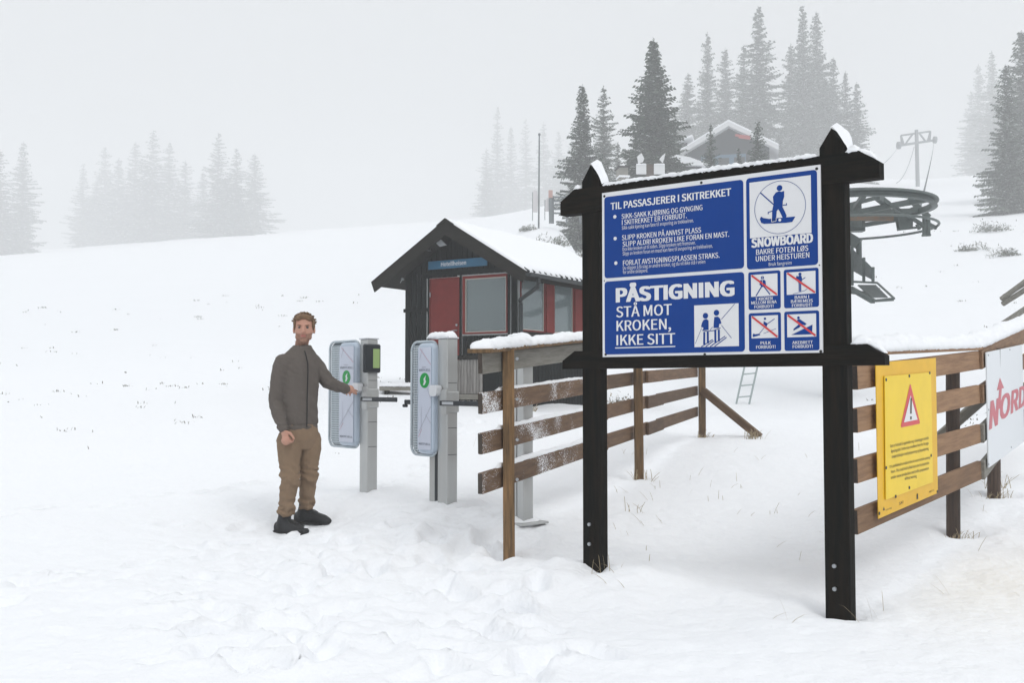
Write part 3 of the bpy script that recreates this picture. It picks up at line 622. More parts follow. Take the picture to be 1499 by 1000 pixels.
for s, a, b_ in (('Det er forbudt å oppholde seg i skianlegget utenfor', (1301, 655.5), (1357.5, 643)), ('åpningstid. Dette kan medføre fare for liv pga', (1302, 663), (1357, 650.5)),
                 ('snøproduksjon med preparering og løypekjøring.', (1303, 671), (1357.5, 658.5)), ('It is prohibited to reside in the ski resort outside opening', (1300, 685.5), (1359.5, 671.5)),
                 ('hours. This could lead to fatal injury due to preparation', (1302, 693), (1358, 679.5)), ('under snow production and traffic preparation', (1302, 701.5), (1357.5, 687.5)), ('without warning.', (1322, 703), (1340, 698.8))):
    RT(s, a, b_, 4.2, -.0595, .004)
for px, py in ((1295, 556), (1329, 550.5), (1359, 546), (1295, 685), (1361, 667), (1329, 714), (1287, 752), (1372, 720), (1309, 727)):
    s, z = Rp(px, py); m = MB(); m.prism(rrect(s - .012, s + .012, z - .009, z + .009, .0085), -.0600 if 1290 < px < 1365 else -.052, -.0583 if 1290 < px < 1365 else -.0502); m.obj('screw', M['dot'], ws_)
Rpoly('logo_mark', [(1292, 748), (1295, 747), (1293.5, 742)], -.0515, 'txtdark', pl1); Rpoly('logo_mark', [(1341.5, 731.5), (1343.8, 730.7), (1343.5, 722.8), (1341.5, 723.5)], -.0515, 'txtdark', pl1)
RT('Turistanlegg', (1296, 748.5), (1305, 744.5), 2.2, -.0515, 0, 'txtdark', pl1); RT('SKI', (1316, 740), (1322, 737), 4, -.0515, 0, 'txtdark', pl1); RT('NR 01', (1360, 722), (1367, 719), 2.6, -.0515, 0, 'txtdark', pl1)
# banner
nd = Vector((R2.d.y, -R2.d.x))
bn = thing('banner', 'large white advertising banner with faded red capital letters on the right fence', 'banner', (K.x, K.y, 0), R2.ang)
def Np(px, py): return R2.st(px, py, .05)
(sa, za), (_, zb1) = Np(1444, 516), Np(1444, 687); (sb, zc1), (_, zd) = Np(1499, 504), Np(1499, 646)
k1 = (zc1 - za) / (sb - sa); k2 = (zd - zb1) / (sb - sa); SE = sa + 2.6; kk = (k1 + k2) / 2
m = MB(); m.prism([(sa, zb1), (SE, zb1 + k2 * (SE - sa)), (SE, za + k1 * (SE - sa)), (sa, za)], -.05, -.042); bp = m.obj('panel', M['bannerwhite'], bn)
def NT(s, a, b_, ht, bold, ya=-.0515, shear=.12):
    (x0, z0) = Np(*a); (x1, z1) = Np(*b_); _, zc = Np(a[0], a[1] - ht); vs, fs = text_mesh(s, 0, 0, 1, 1, bold, ya)
    vs = [(x0 + p[0] * (x1 - x0) + p[2] * shear, p[1], z0 + p[0] * (z1 - z0) + p[2] * (zc - z0)) for p in vs]
    link('lettering', mesh('lettering', vs, fs, M['bannerred']), bp)
NT('N', (1447.5, 630), (1460.5, 622), 42, .06); NT('ORD', (1462.5, 617), (1501, 593), 37, .05)
m = MB(); q = [Np(*p) for p in ((1459, 572), (1463.5, 553), (1469.5, 568), (1466.3, 569), (1464, 598), (1460, 600), (1462.5, 570.5))]; m.add([(a, -.0515, b_) for a, b_ in q], [tuple(range(len(q)))]); m.obj('arrow_mark', M['bannerred'], bp)
for px, py in ((1446.5, 520), (1447, 600), (1447, 680), (1478, 512), (1480, 655)):
    s, z = Np(px, py); m = MB(); m.tube((s, -.05, z), (s, -.055, z), .007, n=8); m.obj('screw', M['bolt'], bn)

M['sheet'] = pm('blue_grey_sheet', (.10, .13, .15), .4)
# ================================================================== TICKET GATES
P1, P2, P3 = at(*G[1]), at(*G[2]), at(*G[3])
ga = math.atan2(P3.y - P1.y, P3.x - P1.x)
def solve_x(P_, px):                                     # how far the shield reaches along the gate line
    best = 0
    for k in range(400):
        x = -.05 - k * .002; wx = P_.x + math.cos(ga) * x + math.sin(ga) * .055; wy = P_.y + math.sin(ga) * x - math.cos(ga) * .055
        if CX + F * wx / wy <= px: return x
    return -.6
def gate(P_, htop, label, reader, extra, seed, shl, cvl):
    g = thing('ticket_gate', label, 'ticket gate', P_, ga, 'ticket gates'); H = htop - P_.z
    post = cbox('post', g, -.06, .06, -.055, .055, -.35, H, M['alu'], .006)
    cbox('top_plate', g, -.07, .065, -.065, .065, H, H + .012, M['aluwhite'], .003)
    for z in (H * .30, H * .46, H * .73):
        m = MB(); m.box(.0605, .0615, -.045, .045, z, z + .004); m.obj('seam', M['plasticblack'], g)
    # perforated shield: rounded plate with real round holes, framed by a thin tube
    x0, x1, z0, z1 = solve_x(P_, shl), -.065, PZ0 - P_.z, PZ1 - P_.z
    if seed == 2: z0 -= .005
    m = MB(); hx = .0125; st = .021; cols = int((x1 - x0 - .03) / st); rows = int((z1 - z0 - .04) / st)
    ox = x0 + .018; oz = z0 + .02; y = -.055
    for i in range(cols):
        for j in range(rows):
            cx = ox + (i + .5) * st; cz = oz + (j + .5) * st; h = st / 2; r = .0066; o8 = []; i8 = []
            for k in range(8):
                a = math.pi / 4 * k + math.pi / 8; i8.append((cx + r * math.cos(a), y, cz + r * math.sin(a)))
            for (a, b_) in ((h, h * .414), (h * .414, h), (-h * .414, h), (-h, h * .414), (-h, -h * .414), (-h * .414, -h), (h * .414, -h), (h, -h * .414)): o8.append((cx + a, y, cz + b_))
            o8 = [(cx + h, y, cz + h * .414), (cx + h * .414, y, cz + h), (cx - h * .414, y, cz + h), (cx - h, y, cz + h * .414), (cx - h, y, cz - h * .414), (cx - h * .414, y, cz - h), (cx + h * .414, y, cz - h), (cx + h, y, cz - h * .414)]
            m.add(o8 + i8, [(k, (k + 1) % 8, 8 + k, 8 + (k - 1) % 8) for k in range(8)] )
            if (i + j) % 1 == 0:
                m.add([o8[0], (cx + h, y, cz + h), o8[1]], [(0, 1, 2)]); m.add([o8[2], (cx - h, y, cz + h), o8[3]], [(0, 1, 2)])
                m.add([o8[4], (cx - h, y, cz - h), o8[5]], [(0, 1, 2)]); m.add([o8[6], (cx + h, y, cz - h), o8[7]], [(0, 1, 2)])
    sh = m.obj('perforated_shield', M['perf'], g)
    m = MB(); m.prism(rrect(x0 + .01, x1, z0 + .01, z1 - .01, .068, 5), y + .012, y + .016); m.obj('back_sheet', M['sheet'], sh)
    pts = [(a, y, b_) for a, b_ in rrect(x0, x1, z0, z1, .075, 6)]; pts.append(pts[0]); m = MB(); m.path(pts, .011, 8); m.obj('rim', M['perf'], sh, smooth=True)
    # bulged translucent cover with the poster behind it
    cx0 = solve_x(P_, cvl); m = MB(); vs = []; fs = []; n1_, n2_ = 15, 25
    out = rrect(cx0, x1 + .01, z0 + .012, z1 - .012, .06, 5); nO = len(out); cxm = (cx0 + x1) / 2; czm = (z0 + z1) / 2; rings = [(1, 0), (.985, .025), (.95, .038), (.88, .046), (.6, .050), (.0, .050)]
    for sc, dp in rings:
        for (a, b_) in out:
            hw = (x1 - cx0) / 2; sx = cxm + (a - cxm) * (1 - (1 - sc) * 1.0); inset = (1 - sc) * hw; dz = b_ - czm; sz = czm + (abs(dz) - min(inset, abs(dz))) * (1 if dz > 0 else -1); vs.append((sx, y - .004 - dp, sz))
    for k in range(len(rings) - 1):
        for i in range(nO): fs.append((k * nO + i, k * nO + (i + 1) % nO, (k + 1) * nO + (i + 1) % nO, (k + 1) * nO + i))
    cover = link('cover', mesh('cover', vs, fs, M['clear'], smooth=True), g)
    py = y - .056; pxa, pxb = cx0 + .035, x1 - .012; pza, pzb = z0 + .05, z1 - .05
    m = MB(); m.prism(rrect(pxa, pxb, pza, pzb, .01, 2), py - .001, py); po = m.obj('poster', M['poster'], cover)
    def pl_(a, b_, w_, mat):
        mm = MB(); A = Vector((pxa + a[0] * (pxb - pxa), 0, pza + a[1] * (pzb - pza))); Bv = Vector((pxa + b_[0] * (pxb - pxa), 0, pza + b_[1] * (pzb - pza))); d = (Bv - A).normalized(); nn = Vector((-d.z, 0, d.x)) * w_ / 2
        mm.add([(q.x, py - .0025, q.z) for q in (A - nn, Bv - nn, Bv + nn, A + nn)], [(0, 1, 2, 3)]); mm.obj('poster_line', M[mat], po)
    for ln in (((.12, .99), (.98, .83), .005, 'pinklines'), ((.1, .88), (.3, .98), .004, 'greylines'), ((.02, .16), (.98, .42), .005, 'greylines'), ((.98, .26), (.6, .34), .004, 'greylines'), ((.02, .12), (.3, .2), .005, 'pinklines'), ((.25, .22), (.25, .42), .003, 'greylines'), ((.98, .5), (.7, .6), .004, 'greylines')): pl_(*ln)
    def pt(s, u0, u1, v, h, mat='txtgrey', bold=.03):
        vs_, fs_ = text_mesh(s, pxa + u0 * (pxb - pxa), pza + v * (pzb - pza), pxa + u1 * (pxb - pxa), pza + (v + h) * (pzb - pza), bold, py - .0025)
        link('lettering', mesh('lettering', vs_, fs_, M[mat]), po)
    pt('KVITFJELL', .06, .96, .765, .022); pt('SKI', .3, .6, .80, .010, 'greylines'); pt('KVITFJELL', .06, .96, .045, .020)
    cgx = pxa + .5 * (pxb - pxa); cgz = pza + .675 * (pzb - pza); mm = MB(); mm.prism(rrect(cgx - .062, cgx + .062, cgz - .062, cgz + .062, .061, 8), py - .003, py - .0015); mm.obj('green_logo', M['green'], po)
    mm = MB(); mm.prism([(cgx - .018, cgz - .04), (cgx + .004, cgz - .035), (cgx + .022, cgz - .01), (cgx + .010, cgz + .01), (cgx + .02, cgz + .042), (cgx - .012, cgz + .012), (cgx - .006, cgz - .01)], py - .0042, py - .0032); mm.obj('logo_leaf', M['aluwhite'], po)
    # touch pad, hinge block and swinging bar
    zt_ = zTouch - P_.z if seed == 1 else zTouch2 - P_.z
    m = MB(); m.prism(rrect(-.095, -.0, zt_ - .045, zt_ + .045, .03, 5), -.118, -.06); m.obj('touch_pad', M['aluwhite'], g)
    m = MB(); m.prism(rrect(-.0, .075, zt_ - .19, zt_ + .01, .012, 3), -.075, -.056); m.prism(rrect(.0, .075, zt_ - .175, zt_ - .005, .012, 3), -.056, .055); hb = m.obj('hinge_block', M['alu'], g)
    bz = zt_ - .10
    cbox('bar', g, .012, .54 if seed == 1 else .60, -.100, -.078, bz - .02, bz + .02, M['plasticblack'], .006)
    cbox('bar_label', g, .05, .19, -.1015, -.1002, bz - .011, bz + .011, M['label'], 0)
    if seed == 2:                                        # fixed bar reaching from this gate towards the swinging bar of the first
        xe = solve_x(P_, 584); bl = zTouch - .10 - P_.z - .02
        cbox('bar', g, xe, -.21, .0, .022, bl - .02, bl + .02, M['plasticblack'], .006)
        cbox('bar_tip', g, xe - .012, xe + .02, -.01, .032, bl - .045, bl - .018, M['plasticblack'], .006)
    if reader:
        rd = cbox('card_reader', g, .058, .10, -.115, .062, H - .30, H - .045, M['plasticblack'], .012)
        link('screen', cbox_mesh('screen', .004, .07, .17, .001, M['lcd']), rd, Matrix.Translation((.0215, .035, .0)))
    if extra:
        ch = cbox('channel', g, -.20, -.065, -.03, .05, -.35, z1 - .03, M['alu'], .004)
        cbox('groove', g, -.125, -.09, -.0325, -.0302, -.35, z1 - .05, M['plasticblack'], 0)
        snow_strip('snow_cap', g, (-.22, 0, H + .008), (.07, 0, H + .008), .12, .05, seed=31)
    return g
zG1 = at(539, 497, 9.15).z; zG2 = at(655, 496, 8.30).z
PZ1 = at(528, 498.5, 9.15).z; PZ0 = at(528, 656, 9.15).z; zTouch = at(523, 568, 9.05).z
g1 = gate(P1, zG1, 'grey ticket gate with a small card reader screen, the one the man touches', True, False, 1, 483, 502)
PZ1 = at(650, 500, 8.4).z; PZ0 = at(590, 666, 8.4).z; zTouch2 = at(650, 572, 8.3).z
g2 = gate(P2, zG2, 'grey ticket gate without a screen, snow on its top, between the man and the fence', False, True, 2, 603, 617)
g3 = thing('gate_post', 'bare aluminium gate post with a snow cap standing behind the near fence end', 'gate post', P3, ga)
H3 = at(762, 498, 7.7).z - P3.z
cbox('channel', g3, -.10, .0, -.045, .045, -.25, H3, M['alu'], .004); cbox('white_strip', g3, -.075, -.025, -.0475, -.0452, -.25, H3 - .02, M['aluwhite'], 0)
cbox('channel', g3, .003, .075, -.04, .06, -.25, H3, M['alu'], .004)
cbox('base_plate', g3, -.17, .16, -.13, .14, -.01, .006, M['alu'], .003)
snow_strip('snow_cap', g3, (-.12, 0, H3 - .004), (.09, 0, H3 - .004), .13, .055, seed=37)
# ================================================================== LIFT HUT
hC = at(757, 590, 18.6); HA = math.atan2(-.53, .848)     # local +x along the front to the right, +y into the hut
hut = thing('lift_hut', 'small black board hut with red door, red window frames and snow-covered gable roof', 'hut', (hC.x, hC.y, .85), HA)
HP = Plane((hC.x, hC.y), (.848, -.53)); HS = Plane((hC.x, hC.y), (.53, .848)); Z0 = .85
def hf(px, py, off=0): s, z = HP.st(px, py, off); return s, z - Z0     # s negative leftwards
def hs(px, py): s, z = HS.st(px, py, 0); return s, z - Z0
HW = -hf(596, 500)[0]; HL = 3.45
ridge_s = -HW / 2; OV = .5
# heights
rp = at(651, 321, 18.85); zr = rp.z - Z0; ze = at(546, 411, 19.75).z - Z0; run = HW / 2 + .47; sl_ = (zr - ze) / run
def roof_z(x): return zr - abs(x - ridge_s) * sl_
zw = zr - (HW / 2) * sl_ - .16                             # wall top at the side
def wall_cells(name, L, H, holes, th, mat, par, T):        # wall built of blocks around its openings
    xs_ = sorted({0, L, *[h[0] for h in holes], *[h[1] for h in holes]}); zs_ = sorted({-1.2, H, *[h[2] for h in holes], *[h[3] for h in holes]}); m = MB()
    for a, b_ in zip(xs_[:-1], xs_[1:]):
        for c, d in zip(zs_[:-1], zs_[1:]):
            if any(h[0] <= (a + b_) / 2 <= h[1] and h[2] <= (c + d) / 2 <= h[3] for h in holes): continue
            m.box(a, b_, 0, th, c, d)
    return m.obj(name, mat, par, T)
TF = Matrix.Translation((-HW, 0, 0)); TS = Matrix.Rotation(math.pi / 2, 4, 'Z')
dx0, dz1 = hf(630.5, 409); dx1, _ = hf(673, 407); dz0 = dz1 - 2.02
wx0, wz1 = hf(679, 405); wx1, wz0 = hf(743.5, 487.5)
D = (dx0 + HW, dx1 + HW, dz0, dz1); W = (wx0 + HW, wx1 + HW, wz0, wz1)
fw = wall_cells('wall', HW, zw, [D, W], .08, M['interior'], hut, TF)
sz0 = hs(809, 489)[1]; sz1 = zw - .02
swin = [(hs(762, 450)[0], hs(796, 450)[0]), (hs(809, 450)[0], hs(838, 450)[0]), (hs(850, 450)[0], 3.2)]
wall_cells('wall', HL, zw, [(a, b_, sz0, sz1) for a, b_ in swin], .08, M['interior'], hut, TS)
wall_cells('wall', HL, zw, [(.5, 2.9, sz0 - .1, sz1 - .1)], .08, M['interior'], hut, Matrix.Translation((-HW + .08, 0, 0)) @ TS)
wall_cells('wall', HW, zw, [(.35, 1.35, sz0, sz1 - .1)], .08, M['interior'], hut, Matrix.Translation((-HW, HL - .08, 0)))
m = MB(); m.box(-HW + .03, -.03, .03, HL - .03, -.05, 0); m.box(-HW + .03, -.03, .03, HL - .03, zw - .03, zw); m.obj('floor', M['interior'], hut)
m = MB(); m.prism([(-HW + .01, zw + .002), (-.01, zw + .002), (ridge_s, zr - .17)], .002, .05); m.obj('gable', M['hutwall'], hut)
m = MB(); m.prism([(-HW + .01, zw + .002), (-.01, zw + .002), (ridge_s, zr - .17)], HL - .05, HL - .002); m.obj('gable', M['hutwall'], hut)
# outside cladding, board by board
bw = .118; n = int(HW / bw); bw = HW / n
for i in range(n):
    a = -HW + i * bw + .007; b_ = a + bw - .014; topz = min(roof_z(a), roof_z(b_)) - .16; segs = [(-1.1, topz)]
    for (h0, h1, hz0, hz1, mg) in ((dx0, dx1, dz0, dz1, .02), (wx0, wx1, wz0, wz1, .03)):
        if b_ > h0 - mg and a < h1 + mg:
            ns = []
            for c, d in segs:
                if c < hz0 - mg: ns.append((c, min(d, hz0 - mg)))
                if d > hz1 + mg: ns.append((max(c, hz1 + mg), d))
            segs = ns
    for c, d in segs:
        if d - c > .03: cbox('plank', hut, a, b_, -.024, -.002, c, d, M['hutwall'], .003)
for a in (dx0 - .05, dx1 + .02, wx1 + .02):                # edge boards by the openings
    cbox('trim_board', hut, a, a + .045, -.034, -.026, -1.0, zw - .02, M['hutwall'], .002)
cbox('trim_board', hut, dx0 - .1, wx1 + .1, -.036, -.026, dz1 + .05, dz1 + .13, M['hutwall'], .002)
cbox('corner_board', hut, -.09, .026, -.040, -.0255, -1.1, zw, M['hutwall'], .003); cbox('corner_board', hut, -HW - .02, -HW + .09, -.040, -.0255, -1.1, zw, M['hutwall'], .003)
n = int(HL / .118)
for i in range(n):
    a = .03 + i * (HL - .03) / n; b_ = a + (HL - .03) / n - .014
    cbox('plank', hut, a, b_, -.026, -.004, -1.1, sz0 - .06, M['hutwall'], .003, Matrix.Rotation(math.pi / 2, 4, 'Z'))
for i in range(n):                                         # left side
    a = .03 + i * (HL - .03) / n; b_ = a + (HL - .03) / n - .014
    for c, d in ((-1.1, sz0 - .15), (sz1, zw)): cbox('plank', hut, a, b_, .084, .104, c, d, M['hutwall'], .003, Matrix.Translation((-HW + .08, 0, 0)) @ Matrix.Rotation(math.pi / 2, 4, 'Z'))
# door
door = cbox('door', hut, dx0 + .012, dx1 - .012, -.018, .012, dz0 + .02, dz1 - .012, M['hutred'], .004)
m = MB(); t_ = .03
for (a, b_, c, d) in ((dx0 - .008, dx0 + .01, dz0, dz1), (dx1 - .01, dx1 + .008, dz0, dz1), (dx0 + .01, dx1 - .01, dz1 - .010, dz1 + .008)): m.box(a, b_, -.03, .0, c, d)
m.obj('door_frame', M['hutred'], hut)
Tm = Matrix.Translation((-(dx0 + dx1) / 2, 0, -(dz0 + dz1) / 2))
hx, hzz = hf(670, 484)
m = MB(); m.tube((hx, -.02, hzz), (hx, -.055, hzz), .012, n=8); m.tube((hx, -.052, hzz), (hx - .10, -.056, hzz - .012), .010, n=8); m.tube((hx - .005, -.02, hzz + .10), (hx - .005, -.036, hzz + .10), .022, n=12)
m.tube((dx0 + .012, -.03, dz1 - .35), (dx0 + .012, -.03, dz1 - .26), .010, n=8)
m.obj('handle', M['bolt'], door, Tm)
m = MB(); m.box(dx0 - .3 - .15, dx0 - .0, -.052, -.038, hf(600, 455)[1] - .03, hf(600, 455)[1] + .03); 
cbox('cross_bar', hut, -HW - .05, dx0 - .03, -.062, -.042, hf(600, 455)[1] - .035, hf(600, 455)[1] + .035, M['hutwall'], .003)
def window(par, x0, x1, z0, z1, fr, T, inner=True, y=-.03):
    m = MB()
    for (a, b_, c, d) in ((x0, x0 + fr[0], z0, z1), (x1 - fr[1], x1, z0, z1), (x0 + fr[0], x1 - fr[1], z1 - fr[2], z1), (x0 + fr[0], x1 - fr[1], z0, z0 + fr[3])): m.box(a, b_, y, .03, c, d)
    f = m.obj('window', M['hutred'], par, T)
    a, b_, c, d = x0 + fr[0], x1 - fr[1], z0 + fr[3], z1 - fr[2]; i_ = .018; m = MB()
    for q in ((a, a + i_, c, d), (b_ - i_, b_, c, d), (a + i_, b_ - i_, d - i_, d), (a + i_, b_ - i_, c, c + i_)): m.box(q[0], q[1], y + .012, .0, q[2], q[3])
    m.obj('inner_frame', M['inframe'], f)
    m = MB(); m.box(a + i_, b_ - i_, -.008, -.004, c + i_, d - i_); m.obj('pane', M['glass'], f); return f
window(hut, wx0, wx1, wz0, wz1, (.055, .012, .05, .03), None, y=-.045)
for k, (a, b_) in enumerate(swin): window(hut, a - .02, b_ + .02, sz0, sz1, (.05 if k else .012, .05, .02, .03), TS)
for a, b_ in ((swin[0][1] + .03, swin[1][0] - .03), (swin[1][1] + .03, swin[2][0] - .03)): cbox('mullion_board', hut, a, b_, -.05, -.0, sz0 + .01, sz1 + .04, M['hutred'], .004, TS)
cbox('window_sill', hut, .05, HL - .05, -.07, -.0, sz0 - .05, sz0 - .005, M['barge'], .004, TS)
cbox('soffit_board', hut, .02, HL - .05, -.03, -.002, sz1 + .035, zw + .02, M['hutwall'], .003, TS)
# roof, barge boards, tile ends, snow
RY0, RY1 = -OV, HL + .4
for sgn in (-1, 1):
    ex = ridge_s + sgn * run; m = MB(); P_ = [(ridge_s, zr - .03), (ex, ze - .03), (ex, ze - .10), (ridge_s, zr - .10)]
    if sgn > 0: P_ = P_[::-1]
    m.prism(P_[::-1], RY0 + .04, RY1); m.obj('roof', M['barge'], hut)
    P_ = [(ridge_s, zr), (ex + sgn * .03, ze - .02), (ex - sgn * .05, ze - .25 + .03), (ridge_s, zr - .29)]
    if sgn > 0: P_ = P_[::-1]
    m = MB(); m.prism(P_[::-1], RY0, RY0 + .032); m.obj('barge_board', M['barge'], hut)
    m = MB(); P_ = [(ridge_s, zr - .10), (ex, ze - .12), (ex, ze - .16), (ridge_s, zr - .30)]
    vs = []; fs = []; nx_, ny_ = 16, 44                    # the snow blanket with a soft, uneven lower edge
    for i in range(nx_ + 1):
        for j in range(ny_ + 1):
            u = i / nx_; y = RY0 + .015 + (RY1 - RY0 - .03) * j / ny_; x = ridge_s + sgn * (.03 + (run - .01 + .03 * fbm1(y * 3, 4)) * u)
            th = .075 * (1 - (1 - min(1, (1 - u) * 9)) ** 2) ** .5 * (.9 + .25 * fbm1(y * 2 + u * 3, 2)) + .006; th *= min(1, .35 + min(j, ny_ - j) * .5)
            if i == 0: th *= .55
            vs.append((x, y, zr - abs(x - ridge_s) * sl_ - .005 + th))
    for i in range(nx_):
        for j in range(ny_): a = i * (ny_ + 1) + j; q = (a, a + ny_ + 1, a + ny_ + 2, a + 1); fs.append(q if sgn > 0 else q[::-1])
    b0 = len(vs)
    for j in range(ny_ + 1): v = vs[nx_ * (ny_ + 1) + j]; vs.append((v[0] - sgn * .01, v[1], v[2] - .035 - .012 * fbm1(v[1] * 6, 9)))
    for j in range(ny_): a = nx_ * (ny_ + 1) + j; q = (a, b0 + j, b0 + j + 1, a + 1); fs.append(q if sgn > 0 else q[::-1])
    b0 = len(vs)
    for i in range(nx_ + 1): v = vs[i * (ny_ + 1)]; vs.append((v[0], v[1] - .002, v[2] - .06))
    for i in range(nx_): a = i * (ny_ + 1); q = (b0 + i, b0 + i + 1, a + ny_ + 1, a); fs.append(q if sgn > 0 else q[::-1])
    link('snow_blanket', mesh('snow_blanket', vs, fs, M['snow'], smooth=True), hut)
    if sgn > 0:
        nt_ = int((RY1 - RY0) / .2)
        for k in range(nt_):
            m = MB(); y = RY0 + .02 + k * .2; m.tube((ex - .09, y + .08, ze + .09 * sl_ - .012), (ex + .015, y + .08, ze - .015 * sl_ - .016), .036, n=8); m.obj('roof_tile', M['lightgreen'], hut)
m = MB(); m.prism([(ridge_s - .19, zr - .10), (ridge_s - .17, zr - .14), (ridge_s, zr - .03), (ridge_s + .17, zr - .14), (ridge_s + .19, zr - .10), (ridge_s, zr + .02)][::-1], RY0 - .02, RY0 + .03); m.obj('ridge_board', M['barge'], hut)
gx = ridge_s + run + .07
m = MB(); pts = [(gx + .07 * math.cos(a * math.pi / 8), ze - .05 + .07 * math.sin(a * math.pi / 8)) for a in range(8, 17)]; pts2 = [(p[0] * 1, p[1]) for p in pts]
poly = [(gx + .065 * math.cos(math.pi + a * math.pi / 8), ze - .05 + .065 * math.sin(math.pi + a * math.pi / 8)) for a in range(9)]; m.prism(poly, RY0 + .0, RY1); m.obj('gutter', M['lightgreen'], hut)
m = MB(); pts = [(gx, -.15, ze - .1), (gx, -.15, ze - .20), (gx - .03, -.13, ze - .27), (.10, -.06, ze - .48), (.065, .03, ze - .53), (.065, .03, -.9)]; m.path(pts, .038, 10); m.obj('downpipe', M['lightgreen'], hut)
cbox('fascia', hut, ridge_s + run - .05, ridge_s + run - .02, RY0 + .04, RY1, ze - .17, ze - .02, M['barge'], .002)
# eave soffit and gable lamps
fx, fz = hf(655, 356); m = MB(); m.prism([(fx - .11, fz + .02), (fx + .03, fz - .10), (fx + .18, fz - .08), (fx + .06, fz + .03)], -.30, -.27); fl = m.obj('floodlight', M['label'], hut)
m = MB(); m.tube((fx + .03, -.28, fz), (fx + .03, -.03, fz - .02), .02, n=8); m.obj('bracket', M['plasticblack'], fl)
bx_, bz_ = hf(633, 366); m = MB(); m.tube((bx_, -.12, bz_ + .02), (bx_, -.12, bz_ - .03), .035, .05, 12); m.tube((bx_, -.02, bz_), (bx_, -.12, bz_), .012, n=6); m.obj('lamp', M['bolt'], hut)
bx_, bz_ = hf(594, 409); m = MB(); m.tube((bx_, -.1, bz_ + .02), (bx_, -.1, bz_ - .02), .025, .03, 10); m.tube((bx_, -.1, bz_), (bx_ - .12, -.02, bz_ - .06), .008, n=6); m.obj('lamp', M['bolt'], hut)
cbox('paper_sheet', hut, wx1 - .10, wx1 - .04, .02, .024, wz0 + .04, wz0 + .27, M['whitebox'], 0)
# name board and lower blue board
def board_on_hut(nm, lab, tl, br, tr, bl, texts, mat):
    r = thing(nm, lab, 'sign', (hC.x, hC.y, Z0), HA); a = hf(*tl, .06); b_ = hf(*br, .06); x0 = a[0]; x1 = b_[0]; c = (hf(*tl, .06)[1] + hf(*tr, .06)[1]) / 2; d = (hf(*bl, .06)[1] + hf(*br, .06)[1]) / 2
    bo = cbox('board', r, x0, x1, -.065, -.045, d, c, M[mat], .004)
    for s, u0, u1, v0, v1, bd in texts:
        vs, fs = text_mesh(s, x0 + u0 * (x1 - x0), d + v0 * (c - d), x0 + u1 * (x1 - x0), d + v1 * (c - d), bd, -.0662); link('lettering', mesh('lettering', vs, fs, M['white']), r)
board_on_hut('name_board', 'blue board reading Hotellheisen under the gable of the hut', (627, 382.5), (713, 388.2), (713, 376.5), (627.5, 395.3), [('Hotellheisen', .225, .655, .30, .78, .018)], 'hutblue')
board_on_hut('small_sign', 'small blue board with white capitals under the front window of the hut', (716, 498.5), (758, 510), (758, 495.5), (716, 513), [('SKISKOLE', .08, .97, .2, .72, .03)], 'blue')
# landing with plank screen in front of the door
def hw(px, py, off): s, z = HP.st(px, py, off); return s, z
ld = thing('wooden_landing', 'weathered wooden landing with upright grey slats beside the red door', 'landing', (hC.x, hC.y, 0), HA)
OF = .75
lx0_, lz1_ = hw(666, 527, OF); lx1_, lz0_ = hw(706, 577, OF)
n = 9
for i in range(n):
    a = lx0_ + (lx1_ - lx0_) * i / n; cbox('slat', ld, a + .004, a + (lx1_ - lx0_) / n - .004, -OF, -OF + .02, lz0_, lz1_, M['greyboard'], .003)
cbox('top_rail', ld, lx0_ - .03, lx1_ + .3, -OF - .03, -OF + .05, lz1_ + .01, lz1_ + .08, M['barge'], .004)
cbox('edge_beam', ld, lx0_ - .03, lx1_ + .2, -OF - .02, -OF + .03, lz0_ - .1, lz0_ - .01, M['railgrey'], .004)
cbox('end_panel', ld, lx1_ + .01, lx1_ + .35, -OF + .02, -OF + .05, lz0_ - .45, lz1_, M['hutwall'], .004)
for i in range(6): cbox('deck_board', ld, lx0_ - .55, lx1_ + .1, -OF + .04 + i * .115, -OF + .145 + i * .115, lz0_ - .04, lz0_ - .012, M['railgrey'], .003)
for a in (lx0_ - .5, lx0_ + .02, lx1_ - .03): cbox('leg', ld, a, a + .06, -OF, -OF + .06, lz0_ - .75, lz0_ - .1, M['hutwall'], .003)
m = MB()
for i in range(4):
    a = lx0_ + .05 + i * .13; m.bar((a, -OF + .01, lz0_ - .4), (a + .1, -OF + .01, lz0_ - .11), .02, .02); m.bar((a + .1, -OF + .01, lz0_ - .4), (a, -OF + .01, lz0_ - .11), .02, .02)
m.obj('lattice', M['railgrey'], ld)
# snowy bench left of the hut
be = at(580, 569, 18.8); bn_ = thing('low_bench', 'low weathered plank bench with snow on it at the left corner of the hut', 'bench', (be.x, be.y, be.z - .2), -.1)
cbox('seat', bn_, -.28, .50, -.16, .16, .16, .24, M['railgrey'], .004); snow_strip('snow_cap', bn_, (-.30, 0, .235), (.5, 0, .235), .34, .07, seed=41)
for x in (-.2, .4): cbox('leg', bn_, x, x + .06, -.1, .1, -.2, .16, M['barge'], .003)
def rock(name, px, py, Y, r, lab, seed):
    rr = random.Random(seed); bm = bmesh.new(); bmesh.ops.create_icosphere(bm, subdivisions=2, radius=r)
    for v in bm.verts: v.co *= 1 + rr.uniform(-.18, .18); v.co.z *= .75
    me = bpy.data.meshes.new(name); bm.to_mesh(me); bm.free(); me.materials.append(M['barge']); o = link(name, me); o.location = at(px, py, Y); tag(o, lab, 'stone')
rock('stone', 600, 613, 17.2, .1, 'small dark stone in the snow beside the snowy gate with no screen', 3)

